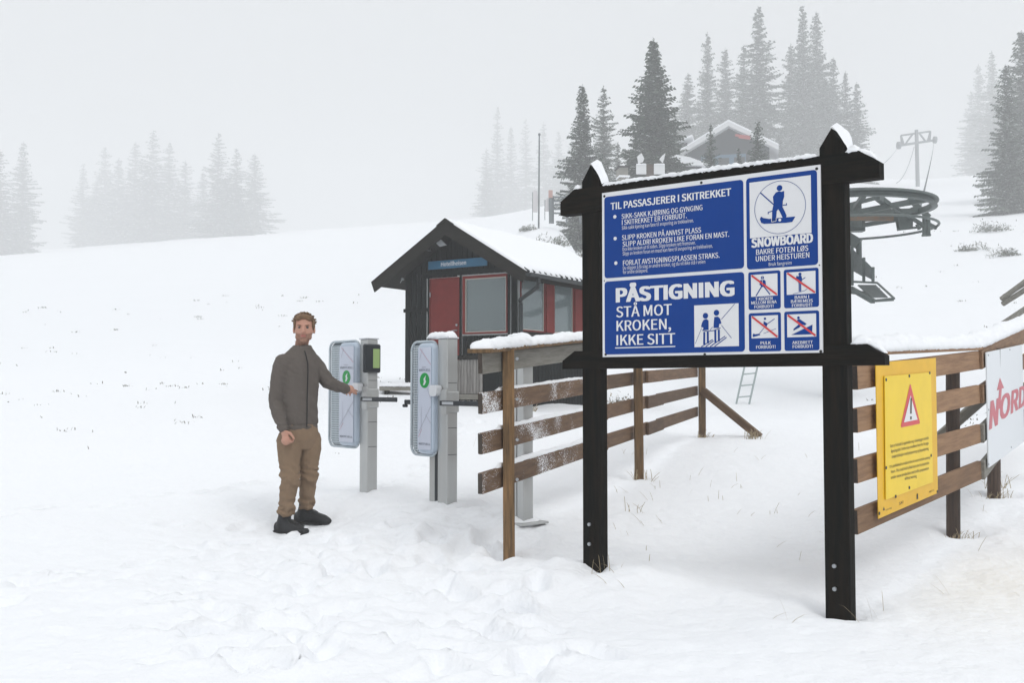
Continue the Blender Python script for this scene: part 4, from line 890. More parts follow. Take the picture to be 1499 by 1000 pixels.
# ================================================================== LIFT DRIVE STATION
LY = 24.0; lc = at(1247, 300, LY); R_ = 120 / F * LY * .985
lift = thing('lift_station', 'grey steel drive station of the ski lift with large horizontal bullwheel and maintenance walkway', 'ski lift', (lc.x, LY, 0), 0)
zu = at(1250, 276, LY - R_).z; zlow = at(1250, 351, LY + R_).z
def torus(name, R, z, pts_r, par, mat, tilt=(0, 0), n=72):
    vs = []; k = len(pts_r); fs = []
    for i in range(n):
        a = 2 * math.pi * i / n
        for (dr, dz) in pts_r: x = (R + dr) * math.cos(a); y = (R + dr) * math.sin(a); vs.append((x, y, z + dz + tilt[0] * x + tilt[1] * y))
    for i in range(n):
        for j in range(k): a = i * k + j; b_ = i * k + (j + 1) % k; c = ((i + 1) % n) * k; fs.append((a, c + j, c + (j + 1) % k, b_))
    return link(name, mesh(name, vs, fs, M[mat], smooth=False), par)
C8 = lambda r: [(r * math.cos(a * math.pi / 4), r * math.sin(a * math.pi / 4)) for a in range(8)]
TL = (-.012, 0)
wheel = torus('bullwheel', R_ * .955, zu - .08, [(.07, .06), (.0, .035), (0, -.035), (.07, -.06), (-.06, -.07), (-.06, .07)], lift, 'steel', TL)
torus('cable_guard', R_ * .99, zu, C8(.035), lift, 'steel', TL); torus('lower_guard', R_ * 1.0, zlow + .0, C8(.03), lift, 'steel', (-.0, 0.0))
for k in range(6):
    a = k * math.pi / 3 + .35; m = MB(); m.bar((0, 0, zu - .2), (math.cos(a) * R_ * .93, math.sin(a) * R_ * .93, zu - .1), .10, .10); m.obj('spoke', M['steel'], wheel)
m = MB(); m.tube((0, 0, zu - .55), (0, 0, zu), .22, n=20); m.obj('hub', M['steel'], wheel)
def zq(px, py, Y): return at(px, py, Y)
def Lp(px, py, Y): q = at(px, py, Y); return (q.x - lc.x, q.y - LY, q.z)
for (a, b_, w_, h_, mt) in ((Lp(1150, 331, 23.2), Lp(1330, 296, 23.0), .10, .12, 'steel'), (Lp(1150, 318, 23.6), Lp(1307, 320, 23.6), .10, .10, 'rust'), (Lp(1180, 312, 24.4), Lp(1345, 308, 24.4), .09, .10, 'steel'),
                          (Lp(1230, 335, 24.0), Lp(1335, 318, 24), .10, .10, 'steel'), (Lp(1300, 322, 23.8), Lp(1343, 303, 23.8), .12, .10, 'steel'), (Lp(1235, 302, 24.6), Lp(1292, 287, 24.9), .08, .10, 'steel'), (Lp(1285, 288, 22.8), Lp(1352, 330, 23.6), .07, .07, 'steel'),
                          (Lp(1284, 288, 22.6), Lp(1300, 300, 23.4), .12, .14, 'steel'), (Lp(1330, 290, 24.8), Lp(1360, 318, 24.8), .08, .12, 'steel')):
    m = MB(); m.bar(a, b_, w_, h_); m.obj('girder', M[mt], lift)
m = MB(); q = [Lp(1313, 318, 23.5), Lp(1336, 315, 23.5), Lp(1335, 333, 23.5), Lp(1316, 337, 23.5)]
m.prism([(p[0], p[2]) for p in q][::-1], -.55, -.53); m.prism([(p[0], p[2]) for p in q][::-1], -.40, -.38); m.obj('plate', M['steel'], lift)
m = MB(); m.bar(Lp(1353, 315, 23.6), Lp(1353, 345, 23.6), .07, .07, up=(1, 0, 0)); m.bar(Lp(1359, 318, 23.6), Lp(1359, 344, 23.6), .07, .07, up=(1, 0, 0)); m.bar(Lp(1350, 344.5, 23.6), Lp(1362, 344, 23.6), .08, .05); m.bar(Lp(1356, 326, 23.6), Lp(1371, 334, 23.6), .06, .08); m.obj('guide_bracket', M['steel'], lift)
m = MB(); m.bar(Lp(1314, 336, 23.5), Lp(1350, 332, 23.5), .05, .05); m.bar(Lp(1342, 328, 23.5), Lp(1346, 336, 23.5), .06, .06, up=(1, 0, 0)); m.tube(Lp(1337, 320, 23.5), Lp(1349, 330, 23.5), .018); m.obj('linkage', M['steel'], lift)
m = MB(); cpos = Lp(1257.5, 375, 24); m.tube((cpos[0], cpos[1], cpos[2] - .4), (cpos[0], cpos[1], zu - .9), .065, n=12); m.obj('column', M['steel'], lift)
m = MB(); tpos = Lp(1228, 400, 24.2); gzz = gz(tpos[0] + lc.x, tpos[1] + LY); m.tube((tpos[0], tpos[1], gzz - .5), (tpos[0], tpos[1], zu - .6), .26, n=20); m.obj('tower', M['steel'], lift)
m = MB(); m.bar((tpos[0], tpos[1], zu - .62), (cpos[0], cpos[1], zu - .95), .2, .25); m.bar((tpos[0] - 1.2, tpos[1], zu - .5), (tpos[0] + .6, tpos[1], zu - .5), .25, .25); m.obj('girder', M['steel'], lift)
# walkway descending to the right
wA = Vector(Lp(1225, 415, 24.3)); wB = Vector(Lp(1300, 436, 22.8))
for i, (px, ty, by, Y) in enumerate(((1247.5, 360, 418, 24.0), (1264.5, 377, 414, 23.7), (1278, 391, 412, 23.4))):
    m = MB(); m.bar(Lp(px, ty, Y), Lp(px, by, Y), .055, .055, up=(1, 0, 0)); m.obj('rail_post', M['steel'], lift)
for (pa, pb_, Y0_, Y1_) in ((((1248, 364), (1264, 380)), ((1248, 396), (1264, 405)), 24.0, 23.7), (((1265, 380), (1278, 393)), ((1265, 403), (1278, 410)), 23.7, 23.4)):
    m = MB(); q = [Lp(*pa[0], Y0_), Lp(*pa[1], Y1_), Lp(*pb_[1], Y1_), Lp(*pb_[0], Y0_)]; q2 = [(p[0], p[1] + .02, p[2]) for p in q]
    m.add(q + q2, [(0, 3, 2, 1), (4, 5, 6, 7), (0, 1, 5, 4), (1, 2, 6, 5), (2, 3, 7, 6), (3, 0, 4, 7)]); m.obj('side_panel', M['grating'], lift)
fr_ = [Lp(1240, 412, 24.4), Lp(1284, 414, 24.4), Lp(1309, 437, 22.9), Lp(1280, 440, 22.9), Lp(1246, 424, 23.4)]
m = MB(); m.path(fr_ + [fr_[0]], .026, 6); m.obj('walkway_frame', M['steel'], lift)
a0, a1, b0_, b1_ = [Vector(q) for q in (Lp(1256, 418, 24.0), Lp(1282, 418, 24.0), Lp(1300, 436, 23.0), Lp(1276, 436, 23.0))]
for i in range(14):
    t = i / 14 * 1.02; m = MB(); p = a0.lerp(b1_, t); q = a1.lerp(b0_, t); m.bar(p, q, .05, .03); m.obj('grating_bar', M['grating'], lift)
m = MB(); m.bar(Lp(1245, 422, 24), Lp(1278, 441, 22.9), .10, .10); m.bar(Lp(1278, 441, 22.9), Lp(1308, 439, 22.9), .05, .05); m.bar(Lp(1222, 424, 24.1), Lp(1268, 430, 23.5), .12, .10); m.obj('walkway_beam', M['steel'], lift)
# ladder leaning on a landing of the lift tower
la = at(1078.5, 588, 23.9); lb = at(1098, 586, 23.9); lad = thing('ladder', 'light aluminium ladder leaning from the snow up behind the board', 'ladder', (la.x, la.y, la.z), 0)
hd = at(1105, 530, 24.0) - at(1092, 588, 23.9); hd = hd.normalized(); hd = Vector((hd.x, .12, hd.z)).normalized(); sd_ = Vector((lb.x - la.x, 0, lb.z - la.z)); Lg = 3.1
m = MB(); m.bar(-hd * .15, hd * Lg, .03, .07, up=(0, 1, 0)); m.obj('side_rail', M['ladder'], lad); m = MB(); m.bar(sd_ - hd * .15, sd_ + hd * Lg, .03, .07, up=(0, 1, 0)); m.obj('side_rail', M['ladder'], lad)
tl_ = Vector((la.x, la.y, la.z)) + hd * (Lg - .12) - Vector((lc.x, LY, 0))
m = MB(); m.box(tl_.x + .02, tpos[0] + .1, tl_.y - .05, tl_.y + .75, tl_.z - .06, tl_.z); m.bar((tl_.x + .1, tl_.y + .35, tl_.z - .1), (tpos[0], tl_.y + .35, tl_.z - .1), .1, .08); m.obj('landing_deck', M['grating'], lift)
for k in range(11): m = MB(); q = hd * (.1 + k * .28); m.tube(q, q + sd_, .016); m.obj('rung', M['ladder'], lad)

# ================================================================== LIFT POLE UP THE SLOPE
PY_ = 225.0; pt_ = at(1341.5, 190, PY_); pz = gz(at(1345, 300, PY_).x, PY_)
lpz = thing('lift_pole', 'grey lift pole with a trussed crossarm standing on the slope above the bullwheel', 'lift pole', (at(1344, 300, PY_).x, PY_, pz), 0)
O_ = Vector(lpz.location); m = MB(); m.tube((0, 0, -1), tuple(pt_ - O_), .45, .38, 12); m.obj('mast', M['polegrey'], lpz)
def Pp(px, py): return at(px, py, PY_) - O_
m = MB(); m.bar(Pp(1315, 213), Pp(1368, 205), .45, .45); m.obj('crossarm', M['polegrey'], lpz)
m = MB()
for a, b_ in (((1319, 198), (1362, 192)), ((1319, 198), (1320, 212)), ((1362, 192), (1361, 206)), ((1336, 196), (1325, 211)), ((1346, 195), (1355, 207)), ((1319, 198), (1323, 211)), ((1362, 192), (1358, 206))): m.tube(Pp(*a), Pp(*b_), .2, n=6)
m.obj('truss', M['polegrey'], lpz)
m = MB(); m.tube(Pp(1313, 213) - Vector((0, .3, 0)), Pp(1317, 213) - Vector((0, .3, 0)), .85, n=8); m.tube(Pp(1366, 205) - Vector((0, .3, 0)), Pp(1369.5, 205) - Vector((0, .3, 0)), .8, n=8); m.obj('sheave', M['polegrey'], lpz)
def cable(lab, a, b_, sag, r):
    m = MB(); pts = []
    for i in range(25):
        t = i / 24; p = a.lerp(b_, t); p = p - Vector((0, 0, sag * 4 * t * (1 - t))); pts.append(p)
    m.path(pts, r, 5); tag(m.obj('cable', M['polegrey']), lab, 'cable')
wl = Vector((lc.x, LY, 0))
cable('thin lift cable from the left end of the crossarm down to the bullwheel', at(1315, 213, PY_), wl + Vector((-R_, .2, zu - .08)), 1.2, .028)
cable('thin lift cable from the right end of the crossarm down to the bullwheel', at(1367, 207, PY_), wl + Vector((R_ * .93, .4, zu - .05)), .5, .03)
cable('thin line running down left of the lift pole', at(1338, 215, PY_ - 1), at(1312, 268, 180), 1.5, .07)

# ================================================================== CABIN ON THE KNOLL
CYb = 125.0; CS = 1.02; ca = at(1070, 245, CYb * CS); cab = thing('cabin', 'dark mountain cabin with snowy gable roof among the spruces on the knoll', 'cabin', (ca.x, CYb * CS, ca.z), -.25); cab.scale = (CS, CS, CS); ca = at(1070, 245, CYb)
def cz(py): return at(1070, py, CYb).z - ca.z
ap = cz(187); ev = cz(219)
m = MB(); m.prism([(-5.2, -9), (4.6, -9), (4.6, ev), (-.2, ap), (-5.2, ev)], 0, 8); m.obj('wall', M['cabin'], cab)
m = MB(); m.box(-3.6, 1.8, -.12, -.02, -1.5, cz(226)); pb2 = m.obj('blue_wall', M['cabinblue'], cab)
for x in (-3.4, -1.5, .4): cbox('window', cab, x, x + 1.3, -.2, -.13, cz(244), cz(231), M['plasticblack'], .01)
for sgn in (-1, 1):
    m = MB(); e0, e1 = (-.2, ap + .5), (-.2 + sgn * 5.9, ap + .5 - 5.9 * (ap - ev) / 4.9); P_ = [e0, e1, (e1[0], e1[1] - .55), (e0[0], e0[1] - .55)]
    if sgn > 0: P_ = P_[::-1]
    m.prism(P_, -1.3, 8.6); rf_ = m.obj('roof', M['whitebox'], cab)
    m = MB(); P_ = [(e0[0], e0[1] + .25), (e1[0], e1[1] + .2), (e1[0], e1[1] + .01), (e0[0], e0[1] + .01)]
    if sgn > 0: P_ = P_[::-1]
    m.prism(P_, -1.25, 8.5); m.obj('snow', M['snow'], rf_)
m = MB(); m.prism([(-11.0, cz(219)), (-11.0, cz(222)), (-4.6, cz(199)), (-4.6, cz(196))][::-1][::-1], -1.0, 7.5); m.obj('side_roof', M['snow'], cab)
m = MB(); m.prism([(-10.4, -9), (-5.3, -9), (-5.3, cz(205)), (-10.4, cz(222))], 0, 6.8); m.obj('annexe_wall', M['cabin'], cab)
m = MB(); m.bar((.6, -1.4, cz(202)), (2.4, -1.4, cz(206)), .1, .28); m.bar((1.0, -1.4, cz(205.5)), (2.4, -1.4, cz(209)), .1, .16); m.obj('red_lettering', M['cabinred'], cab)
sh_ = at(998, 243, 100); shd = thing('shed', 'low shed with a snow-covered roof just above the top beam of the board', 'shed', (sh_.x, 100, sh_.z - 1.5), .1)
m = MB(); m.box(-2, 2, 0, 3, -2, 1.5); m.obj('wall', M['cabin'], shd); m = MB(); m.prism([(-2.6, 1.5), (3.0, 1.5), (.6, 2.3), (-.7, 2.5)], -.6, 3.4); m.obj('snowy_roof', M['snow'], shd)
sh_ = at(913, 243, 80); shd = thing('hut_far', 'small grey hut with flat snowy roof left of the white boards', 'hut', (sh_.x, 80, sh_.z - 1), .1)
m = MB(); m.box(-.35, .35, 0, 1.2, -2, .9); m.obj('wall', M['railgrey'], shd); m = MB(); m.box(-.45, .45, -.2, 1.4, .9, 1.0); m.obj('roof', M['barge'], shd); m = MB(); m.box(-.42, .42, -.3, 1.0, .1, .22); m.obj('snow', M['snow'], shd)
# white boards with pennants
wb = at(951, 247, 70); wbd = thing('white_boards', 'brown post carrying two white boards with a white pennant above each', 'sign', (wb.x, 70, wb.z - 1), 0)
def Wq(px, py): q = at(px, py, 70); return (q.x - wb.x, q.z - wb.z + 1)
m = MB(); (a, c), (b_, d) = Wq(946, 240), Wq(957, 262); m.box(a, b_, 0, .3, -2.5, c); m.obj('post', M['postdark'], wbd)
for (p, q) in (((931, 241), (946, 255)), ((957, 241), (973, 255))):
    (a, c), (b_, d) = Wq(*p), Wq(*q); cbox('board', wbd, a, b_, -.08, 0, d, c, M['whitebox'], .01); snow_strip('snow_cap', wbd, (a, -.04, c - .01), (b_, -.04, c - .01), .2, .08, seed=int(p[0]))
for pts in (((932.5, 229), (939, 224), (943, 232), (941, 237), (934, 240)), ((974, 224), (972, 233), (970, 239), (965, 233), (969, 228))):
    q = [Wq(*p) for p in pts]; m = MB(); m.prism(q[::-1], -.05, -.02); m.obj('pennant', M['whitebox'], wbd)
# things on the mound
def Y60(px, py, Y=60): return at(px, py, Y)
q = Y60(788.5, 314); t = Y60(789.5, 198); fp = thing('flagpole', 'tall thin grey pole on the snowy mound', 'pole', q, 0)
m = MB(); m.tube((0, 0, -1), tuple(t - q), .055, .04, 8); m.obj('pole', M['polegrey'], fp); m = MB(); m.tube(tuple(t - q), tuple(t - q + Vector((0, 0, .12))), .07, n=8); m.obj('cap', M['polegrey'], fp)
for k, (bx, by, h, lab) in enumerate(((783, 313, 36, 'tall pale feather flag beside the thin pole on the mound'), (801, 312, 22, 'short pale feather flag between the thin pole and the red-topped post'))):
    q = Y60(bx, by); s_ = 60 / F; ff = thing('feather_flag', lab, 'flag', q, 0, 'feather flags on the mound'); m = MB(); pts = [(-.12, .1), (.15, .1), (.2, h * s_ * .7), (.12, h * s_ * .95), (-.02, h * s_), (-.12, h * s_ * .85)]; m.prism(pts, 0, .02); m.obj('cloth', M['flag'], ff)
    m = MB(); m.tube((-.14, .01, -.4), (-.13, .01, h * s_ * .9), .02); m.obj('rod', M['polegrey'], ff)
q = Y60(806, 312); rt = thing('red_topped_post', 'grey post with a faded red top at the mound fence', 'post', q, 0); m = MB(); m.box(-.1, .1, -.1, .1, -.6, .9); m.obj('post', M['polegrey'], rt); m = MB(); m.box(-.12, .12, -.12, .12, .9, 1.35); m.obj('red_top', pm('faded_red', (.5, .33, .3)), rt)
mf = thing('mound_fence', 'grey rail fence on the mound left of the board', 'fence', q, 0)
for k in range(5): cbox('rail', mf, .1, 2.6, -.03, .03, -.05 + k * .24, .05 + k * .24, M['polegrey'], .005)
for k in range(4): cbox('post', mf, .1 + k * .8, .2 + k * .8, .03, .12, -.6, 1.05, M['polegrey'], .005)
# stacked poles at the right edge
q = at(1485, 470, 19); sp_ = thing('pole_stack', 'grey wooden poles slanting up at the right edge of the slope', 'poles', q, 0)
for (a, b_, r) in (((1466, 438), (1520, 398), .05), ((1468, 445), (1520, 412), .05), ((1470, 434), (1520, 402), .045), ((1462, 478), (1520, 440), .055)):
    m = MB(); m.tube(at(*a, 19) - q, at(*b_, 18.4) - q, r, n=8); m.obj('pole', M['railgrey'], sp_)

# ================================================================== TREES
TREECHK = False
def spruce_meshes(seed, H, W, dens, frost, gap=.08, low=.05):
    rr = random.Random(seed); v = []; f = []; mi = []
    def leaf(p, d, up, L, w_, k):
        s_ = d.cross(up)
        if s_.length < 1e-4: return
        s_ = s_.normalized() * w_; b = len(v); v.extend([p - s_, p + d * L * .5 - s_ * .8 + up * w_ * .3, p + d * L, p + s_ + up * 0]); f.append((b, b + 1, b + 2, b + 3)); mi.append(k)
    z = H * low; step = H / (26 * dens); tiers = 0
    while z < H * .985:
        t = z / H; prof = (1 - t) ** .72 * (.86 + .14 * math.sin(t * 31 + seed)) * (1 if t > .15 else .75 + t * 1.6); R = W / 2 * prof + .018 * H * (1 - t) + .003 * H
        nb = max(4, int((5 + 8 * (1 - t)) * dens ** .5)); a0 = rr.uniform(0, 6.28)
        for k in range(nb):
            if rr.random() < gap: continue
            a = a0 + k * 6.283 / nb + rr.uniform(-.25, .25); L = R * rr.uniform(.5, 1.1) * (1 + .22 * math.sin(a * 2 + seed + t * 9)); dr = -.30 + .55 * t + rr.uniform(-.12, .12)
            d = Vector((math.cos(a), math.sin(a), dr)).normalized(); side = Vector((-math.sin(a), math.cos(a), 0)); nseg = max(3, int(L / (H * .012)))
            zz = z + rr.uniform(-.5, .5) * step
            for q in range(nseg):
                u = (q + .3) / nseg; p = Vector((0, 0, zz)) + d * L * u + Vector((0, 0, .10 * L * u * u)); sw = L * .34 * (1 - u) ** .7 + H * .004
                for sg in (-1, 1):
                    dd = (side * sg * rr.uniform(.6, 1.1) + d * rr.uniform(.3, .9) + Vector((0, 0, rr.uniform(-.55, -.05)))).normalized()
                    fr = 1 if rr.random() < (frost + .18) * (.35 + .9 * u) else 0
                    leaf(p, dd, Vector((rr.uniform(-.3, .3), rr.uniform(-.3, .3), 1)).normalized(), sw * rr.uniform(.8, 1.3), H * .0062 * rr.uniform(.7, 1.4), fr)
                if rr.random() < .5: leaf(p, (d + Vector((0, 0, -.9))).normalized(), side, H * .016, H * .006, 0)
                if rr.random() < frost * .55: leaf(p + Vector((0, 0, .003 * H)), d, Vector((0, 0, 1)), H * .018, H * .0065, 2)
        z += step * rr.uniform(.8, 1.2) * (.65 + .5 * (1 - t))
    for k in range(10): leaf(Vector((0, 0, H * (.96 + .004 * k))), Vector((rr.uniform(-.5, .5), rr.uniform(-.5, .5), .9)).normalized(), Vector((1, 0, 0)), H * .012, H * .002, 0)
    cr = mesh('crown', v, f, [M['needle'], M['needlef'], M['snow']], mi)
    m = MB(); m.tube((0, 0, -.08 * H), (0, 0, H * .985), H * .014, H * .0015, 7); 
    for k in range(16):
        t = .05 + k * .05; a = rr.uniform(0, 6.28); R = W * .3 * (1 - t); m.tube((0, 0, t * H), (math.cos(a) * R, math.sin(a) * R, t * H - .12 * R), H * .003, H * .001, 4, cap=False)
    return cr, mesh('trunk', m.v, m.f, M['bark'], m.mi)
VAR = {}
def spruce(px, top, base, wpx, Y, var, lab, group, dens=1.0, frost=.3):
    Y *= 1.3 if Y < 115 else 1.55; b = at(px, base, Y); t = at(px, top, Y); H = t.z - b.z; g2 = gz(b.x, Y); dpx = (b.z - g2) * F / Y
    if TREECHK and abs(dpx) > 12: print('TREE', px, base, round(dpx), round(g2, 1))
    b.z = g2; wpx = wpx * (t.z - g2) / H if abs(dpx) < 1 else wpx; base = base + dpx; H = t.z - b.z; g_ = gz(b.x, Y); ex = max(0, b.z - g_); asp = 1.62 * wpx / max(1, (base - top)); key = (var, dens, frost)
    if key not in VAR: VAR[key] = spruce_meshes(var * 7 + 3, 1.0, .42, dens, frost)
    cr, tr = VAR[key]; r = thing('spruce_tree', lab, 'tree', (b.x, Y, b.z - .02 * H), random.uniform(0, 6.28), group)
    k = asp / .42; S = Matrix.Diagonal((H * k, H * k, H, 1)); 
    c = link('crown', cr, r, S); tk = link('trunk', tr, r, Matrix.Diagonal((H, H, H, 1)))
    return r
GR = 'spruces on the knoll behind the board'; GL = 'spruces far off at the left in the fog'; GM = 'spruces fading in the fog left of the mound pole'; GRt = 'spruces at the right edge in the fog'
TR = [
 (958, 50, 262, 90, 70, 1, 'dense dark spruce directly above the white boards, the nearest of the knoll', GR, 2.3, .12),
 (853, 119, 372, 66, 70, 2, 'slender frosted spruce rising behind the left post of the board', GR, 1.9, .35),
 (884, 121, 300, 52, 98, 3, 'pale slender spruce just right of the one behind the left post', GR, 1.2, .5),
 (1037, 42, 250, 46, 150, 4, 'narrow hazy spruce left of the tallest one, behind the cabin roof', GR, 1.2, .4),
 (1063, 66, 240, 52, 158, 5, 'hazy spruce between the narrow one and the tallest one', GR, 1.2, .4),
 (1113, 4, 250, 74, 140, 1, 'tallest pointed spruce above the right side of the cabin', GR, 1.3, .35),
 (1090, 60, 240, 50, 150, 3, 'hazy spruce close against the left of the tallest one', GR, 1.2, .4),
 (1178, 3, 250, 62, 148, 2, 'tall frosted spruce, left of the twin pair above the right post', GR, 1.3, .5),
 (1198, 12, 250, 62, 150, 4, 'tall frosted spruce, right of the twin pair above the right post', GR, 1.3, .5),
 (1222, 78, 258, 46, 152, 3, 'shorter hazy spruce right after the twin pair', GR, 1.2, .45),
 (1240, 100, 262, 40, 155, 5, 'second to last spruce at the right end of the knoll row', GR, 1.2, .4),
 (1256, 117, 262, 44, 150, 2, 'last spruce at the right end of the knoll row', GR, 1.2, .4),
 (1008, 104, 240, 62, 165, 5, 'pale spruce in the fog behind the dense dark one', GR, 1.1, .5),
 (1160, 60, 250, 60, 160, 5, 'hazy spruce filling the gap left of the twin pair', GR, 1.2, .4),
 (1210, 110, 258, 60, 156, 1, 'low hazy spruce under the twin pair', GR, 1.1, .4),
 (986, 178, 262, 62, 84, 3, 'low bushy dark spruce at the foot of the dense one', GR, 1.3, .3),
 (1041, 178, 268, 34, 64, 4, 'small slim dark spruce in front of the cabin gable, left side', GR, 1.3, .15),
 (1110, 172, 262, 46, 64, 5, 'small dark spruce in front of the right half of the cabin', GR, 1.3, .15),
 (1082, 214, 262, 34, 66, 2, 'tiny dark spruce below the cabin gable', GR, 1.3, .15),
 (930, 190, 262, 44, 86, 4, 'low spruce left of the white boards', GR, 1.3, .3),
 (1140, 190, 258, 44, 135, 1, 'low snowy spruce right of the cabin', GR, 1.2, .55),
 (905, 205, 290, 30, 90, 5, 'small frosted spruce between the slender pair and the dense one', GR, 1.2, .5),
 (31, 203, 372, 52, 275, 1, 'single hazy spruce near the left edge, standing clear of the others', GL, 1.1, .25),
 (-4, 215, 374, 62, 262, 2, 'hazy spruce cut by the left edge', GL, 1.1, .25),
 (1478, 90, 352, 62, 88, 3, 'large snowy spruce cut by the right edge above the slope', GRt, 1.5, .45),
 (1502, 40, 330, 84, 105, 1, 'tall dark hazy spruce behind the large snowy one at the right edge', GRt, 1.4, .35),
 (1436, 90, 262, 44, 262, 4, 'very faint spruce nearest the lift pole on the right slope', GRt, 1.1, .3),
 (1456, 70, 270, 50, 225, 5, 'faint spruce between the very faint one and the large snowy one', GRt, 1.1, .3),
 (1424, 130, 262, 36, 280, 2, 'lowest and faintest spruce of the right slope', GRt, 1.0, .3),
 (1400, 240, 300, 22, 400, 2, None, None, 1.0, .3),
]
for a in TR:
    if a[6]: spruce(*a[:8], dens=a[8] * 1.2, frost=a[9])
rr = random.Random(11)
ORD = ['first', 'second', 'third', 'fourth', 'fifth', 'sixth', 'seventh', 'eighth', 'ninth', 'tenth', 'eleventh', 'twelfth', 'thirteenth', 'fourteenth']
for k, (px, tp, wd) in enumerate(sorted(((120, 238, 34), (152, 212, 46), (172, 228, 44), (196, 205, 48), (222, 188, 50), (246, 206, 46), (270, 232, 40), (318, 192, 44), (345, 215, 44), (372, 222, 46), (296, 250, 36), (140, 262, 40), (210, 250, 50), (330, 258, 46)))):
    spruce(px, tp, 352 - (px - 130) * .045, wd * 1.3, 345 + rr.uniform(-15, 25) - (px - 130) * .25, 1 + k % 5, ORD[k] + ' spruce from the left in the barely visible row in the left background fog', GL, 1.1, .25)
for k, (px, tp, wd) in enumerate(((728, 152, 40), (712, 215, 36), (748, 182, 44), (770, 172, 40), (796, 176, 44), (818, 190, 44), (838, 200, 40))):
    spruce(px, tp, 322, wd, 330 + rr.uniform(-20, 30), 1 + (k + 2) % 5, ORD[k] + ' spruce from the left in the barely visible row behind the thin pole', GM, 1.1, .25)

# ================================================================== shrubs, stems and grass
def shrub(px, py, Y, r, lab, seed, n=700, mats=('twig', 'needlef', 'snow')):
    rr = random.Random(seed); q = at(px, py, Y); q.z = gz(q.x, q.y); v = []; f = []; mi = []; lob = [(rr.uniform(-.7, .7), rr.uniform(-.5, .5), rr.uniform(.35, .8)) for _ in range(5)]
    for k in range(n):
        a = rr.uniform(0, 6.28); lx, ly, lr = rr.choice(lob); rad = lr * r * rr.random() ** .5; p = Vector((lx * r + math.cos(a) * rad, ly * r + math.sin(a) * rad, r * lr * (1 - (rad / r / lr) ** 2) * rr.uniform(.1, 1.0)))
        d = Vector((rr.gauss(0, 1), rr.gauss(0, 1), rr.gauss(.6, .8))).normalized(); s_ = d.cross(Vector((rr.random(), rr.random(), 1))).normalized() * r * rr.uniform(.012, .035); L = r * rr.uniform(.06, .2)
        b = len(v); v.extend([p - s_, p + d * L - s_ * .3, p + d * L + s_ * .3, p + s_]); f.append((b, b + 1, b + 2, b + 3)); mi.append(rr.choice((0, 0, 0, 1, 1, 2)))
    o = link('shrub', mesh('shrub', v, f, [M[c] for c in mats], mi)); o.location = q; tag(o, lab, 'bush')
SB = [(752, 333, 58, 1.0, 'frosted low bush at the left flank of the mound'), (772, 338, 57, .9, 'frosted low bush beside the roof snow on the mound'), (768, 327, 60, .6, 'small grey bush high on the left flank of the mound'),
      (812, 330, 58, .9, 'grey bush on the right flank of the mound'), (790, 342, 56, .7, 'low bush above the middle of the roof snow'), (836, 338, 66, 1.8, 'dark bush beside the left post of the board at the mound foot'),
      (1454, 332, 95, 1.5, 'small dark conifer bush on the right slope below the large snowy spruce'), (1425, 367, 80, 1.1, 'sparse bush on the right slope'), (1462, 372, 75, 1.1, 'sparse grey bush lower on the right slope'), (1475, 448, 19.5, .3, 'small heather bush at the stacked poles')]
for k, (px, py, Y, r, lab) in enumerate(SB): shrub(px, py, Y, r, lab, 50 + k)
q = at(899, 578, 19.5); 
shrub(899, 578, 20, .45, 'dark bush seen just right of the left board post under the beam', 77, 300, ('twig', 'straw', 'twig'))
def blades(v, f, p, n, h, spread, w_, rr, bendy=.5):
    for k in range(n):
        a = rr.uniform(0, 6.28); lean = rr.uniform(.1, 1) * bendy; d = Vector((math.cos(a) * lean, math.sin(a) * lean, 1)).normalized(); L = h * rr.uniform(.4, 1.15)
        o = p + Vector((rr.gauss(0, spread), rr.gauss(0, spread), -.02)); s_ = Vector((-math.sin(rr.uniform(0, 3)), math.cos(a), 0)).normalized() * w_; b = len(v); m1 = o + d * L * .5; m2 = o + d * L * .8 + Vector((d.x, d.y, 0)) * L * .15; e = o + d * L * .98 + Vector((d.x * .5, d.y * .5, -.12)) * L * .7
        v.extend([o - s_, o + s_, m1 + s_, m1 - s_, m2 + s_ * .8, m2 - s_ * .8, e]); f.extend([(b, b + 1, b + 2, b + 3), (b + 3, b + 2, b + 4, b + 5), (b + 5, b + 4, b + 6)])
rr = random.Random(3)
GT = [(930, 752, 8.6, 9, .17, .05, 'tuft of seed-headed dry grass in the snow between the board posts'), (938, 697, 10.8, 26, .16, .12, 'dry grass tuft at the foot of the second fence post'), (1030, 641, 14.8, 40, .16, .14, 'dry grass tuft at the foot of the last fence post'),
      (1104, 636, 14.2, 40, .2, .1, 'dry grass tuft at the lower end of the fence brace'), (1400, 775, 7.15, 30, .12, .05, 'dry grass tuft left of the dark post in the right fence'), (1455, 718, 8.1, 34, .14, .1, 'dry grass around the post under the banner'),
      (890, 824, 6.2, 8, .14, .05, 'few dry stems at the foot of the left board post'), (1120, 740, 8.6, 6, .34, .22, 'sparse leaning straw stalks in the middle of the snow under the board'), (1080, 690, 10.2, 8, .4, .3, 'sparse straw stalks above the middle of the snow under the board'), (1368, 772, 7.1, 7, .25, .12, 'thin straw stalks in front of the yellow sign'),
      (778, 607, 17.8, 22, .25, .06, 'dry grass tuft at the corner of the hut base'), (985, 700, 9.6, 7, .2, .3, 'low flattened straw right of the second fence post'), (1460, 690, 8.8, 20, .25, .2, 'dry stalks in the snow behind the banner post')]
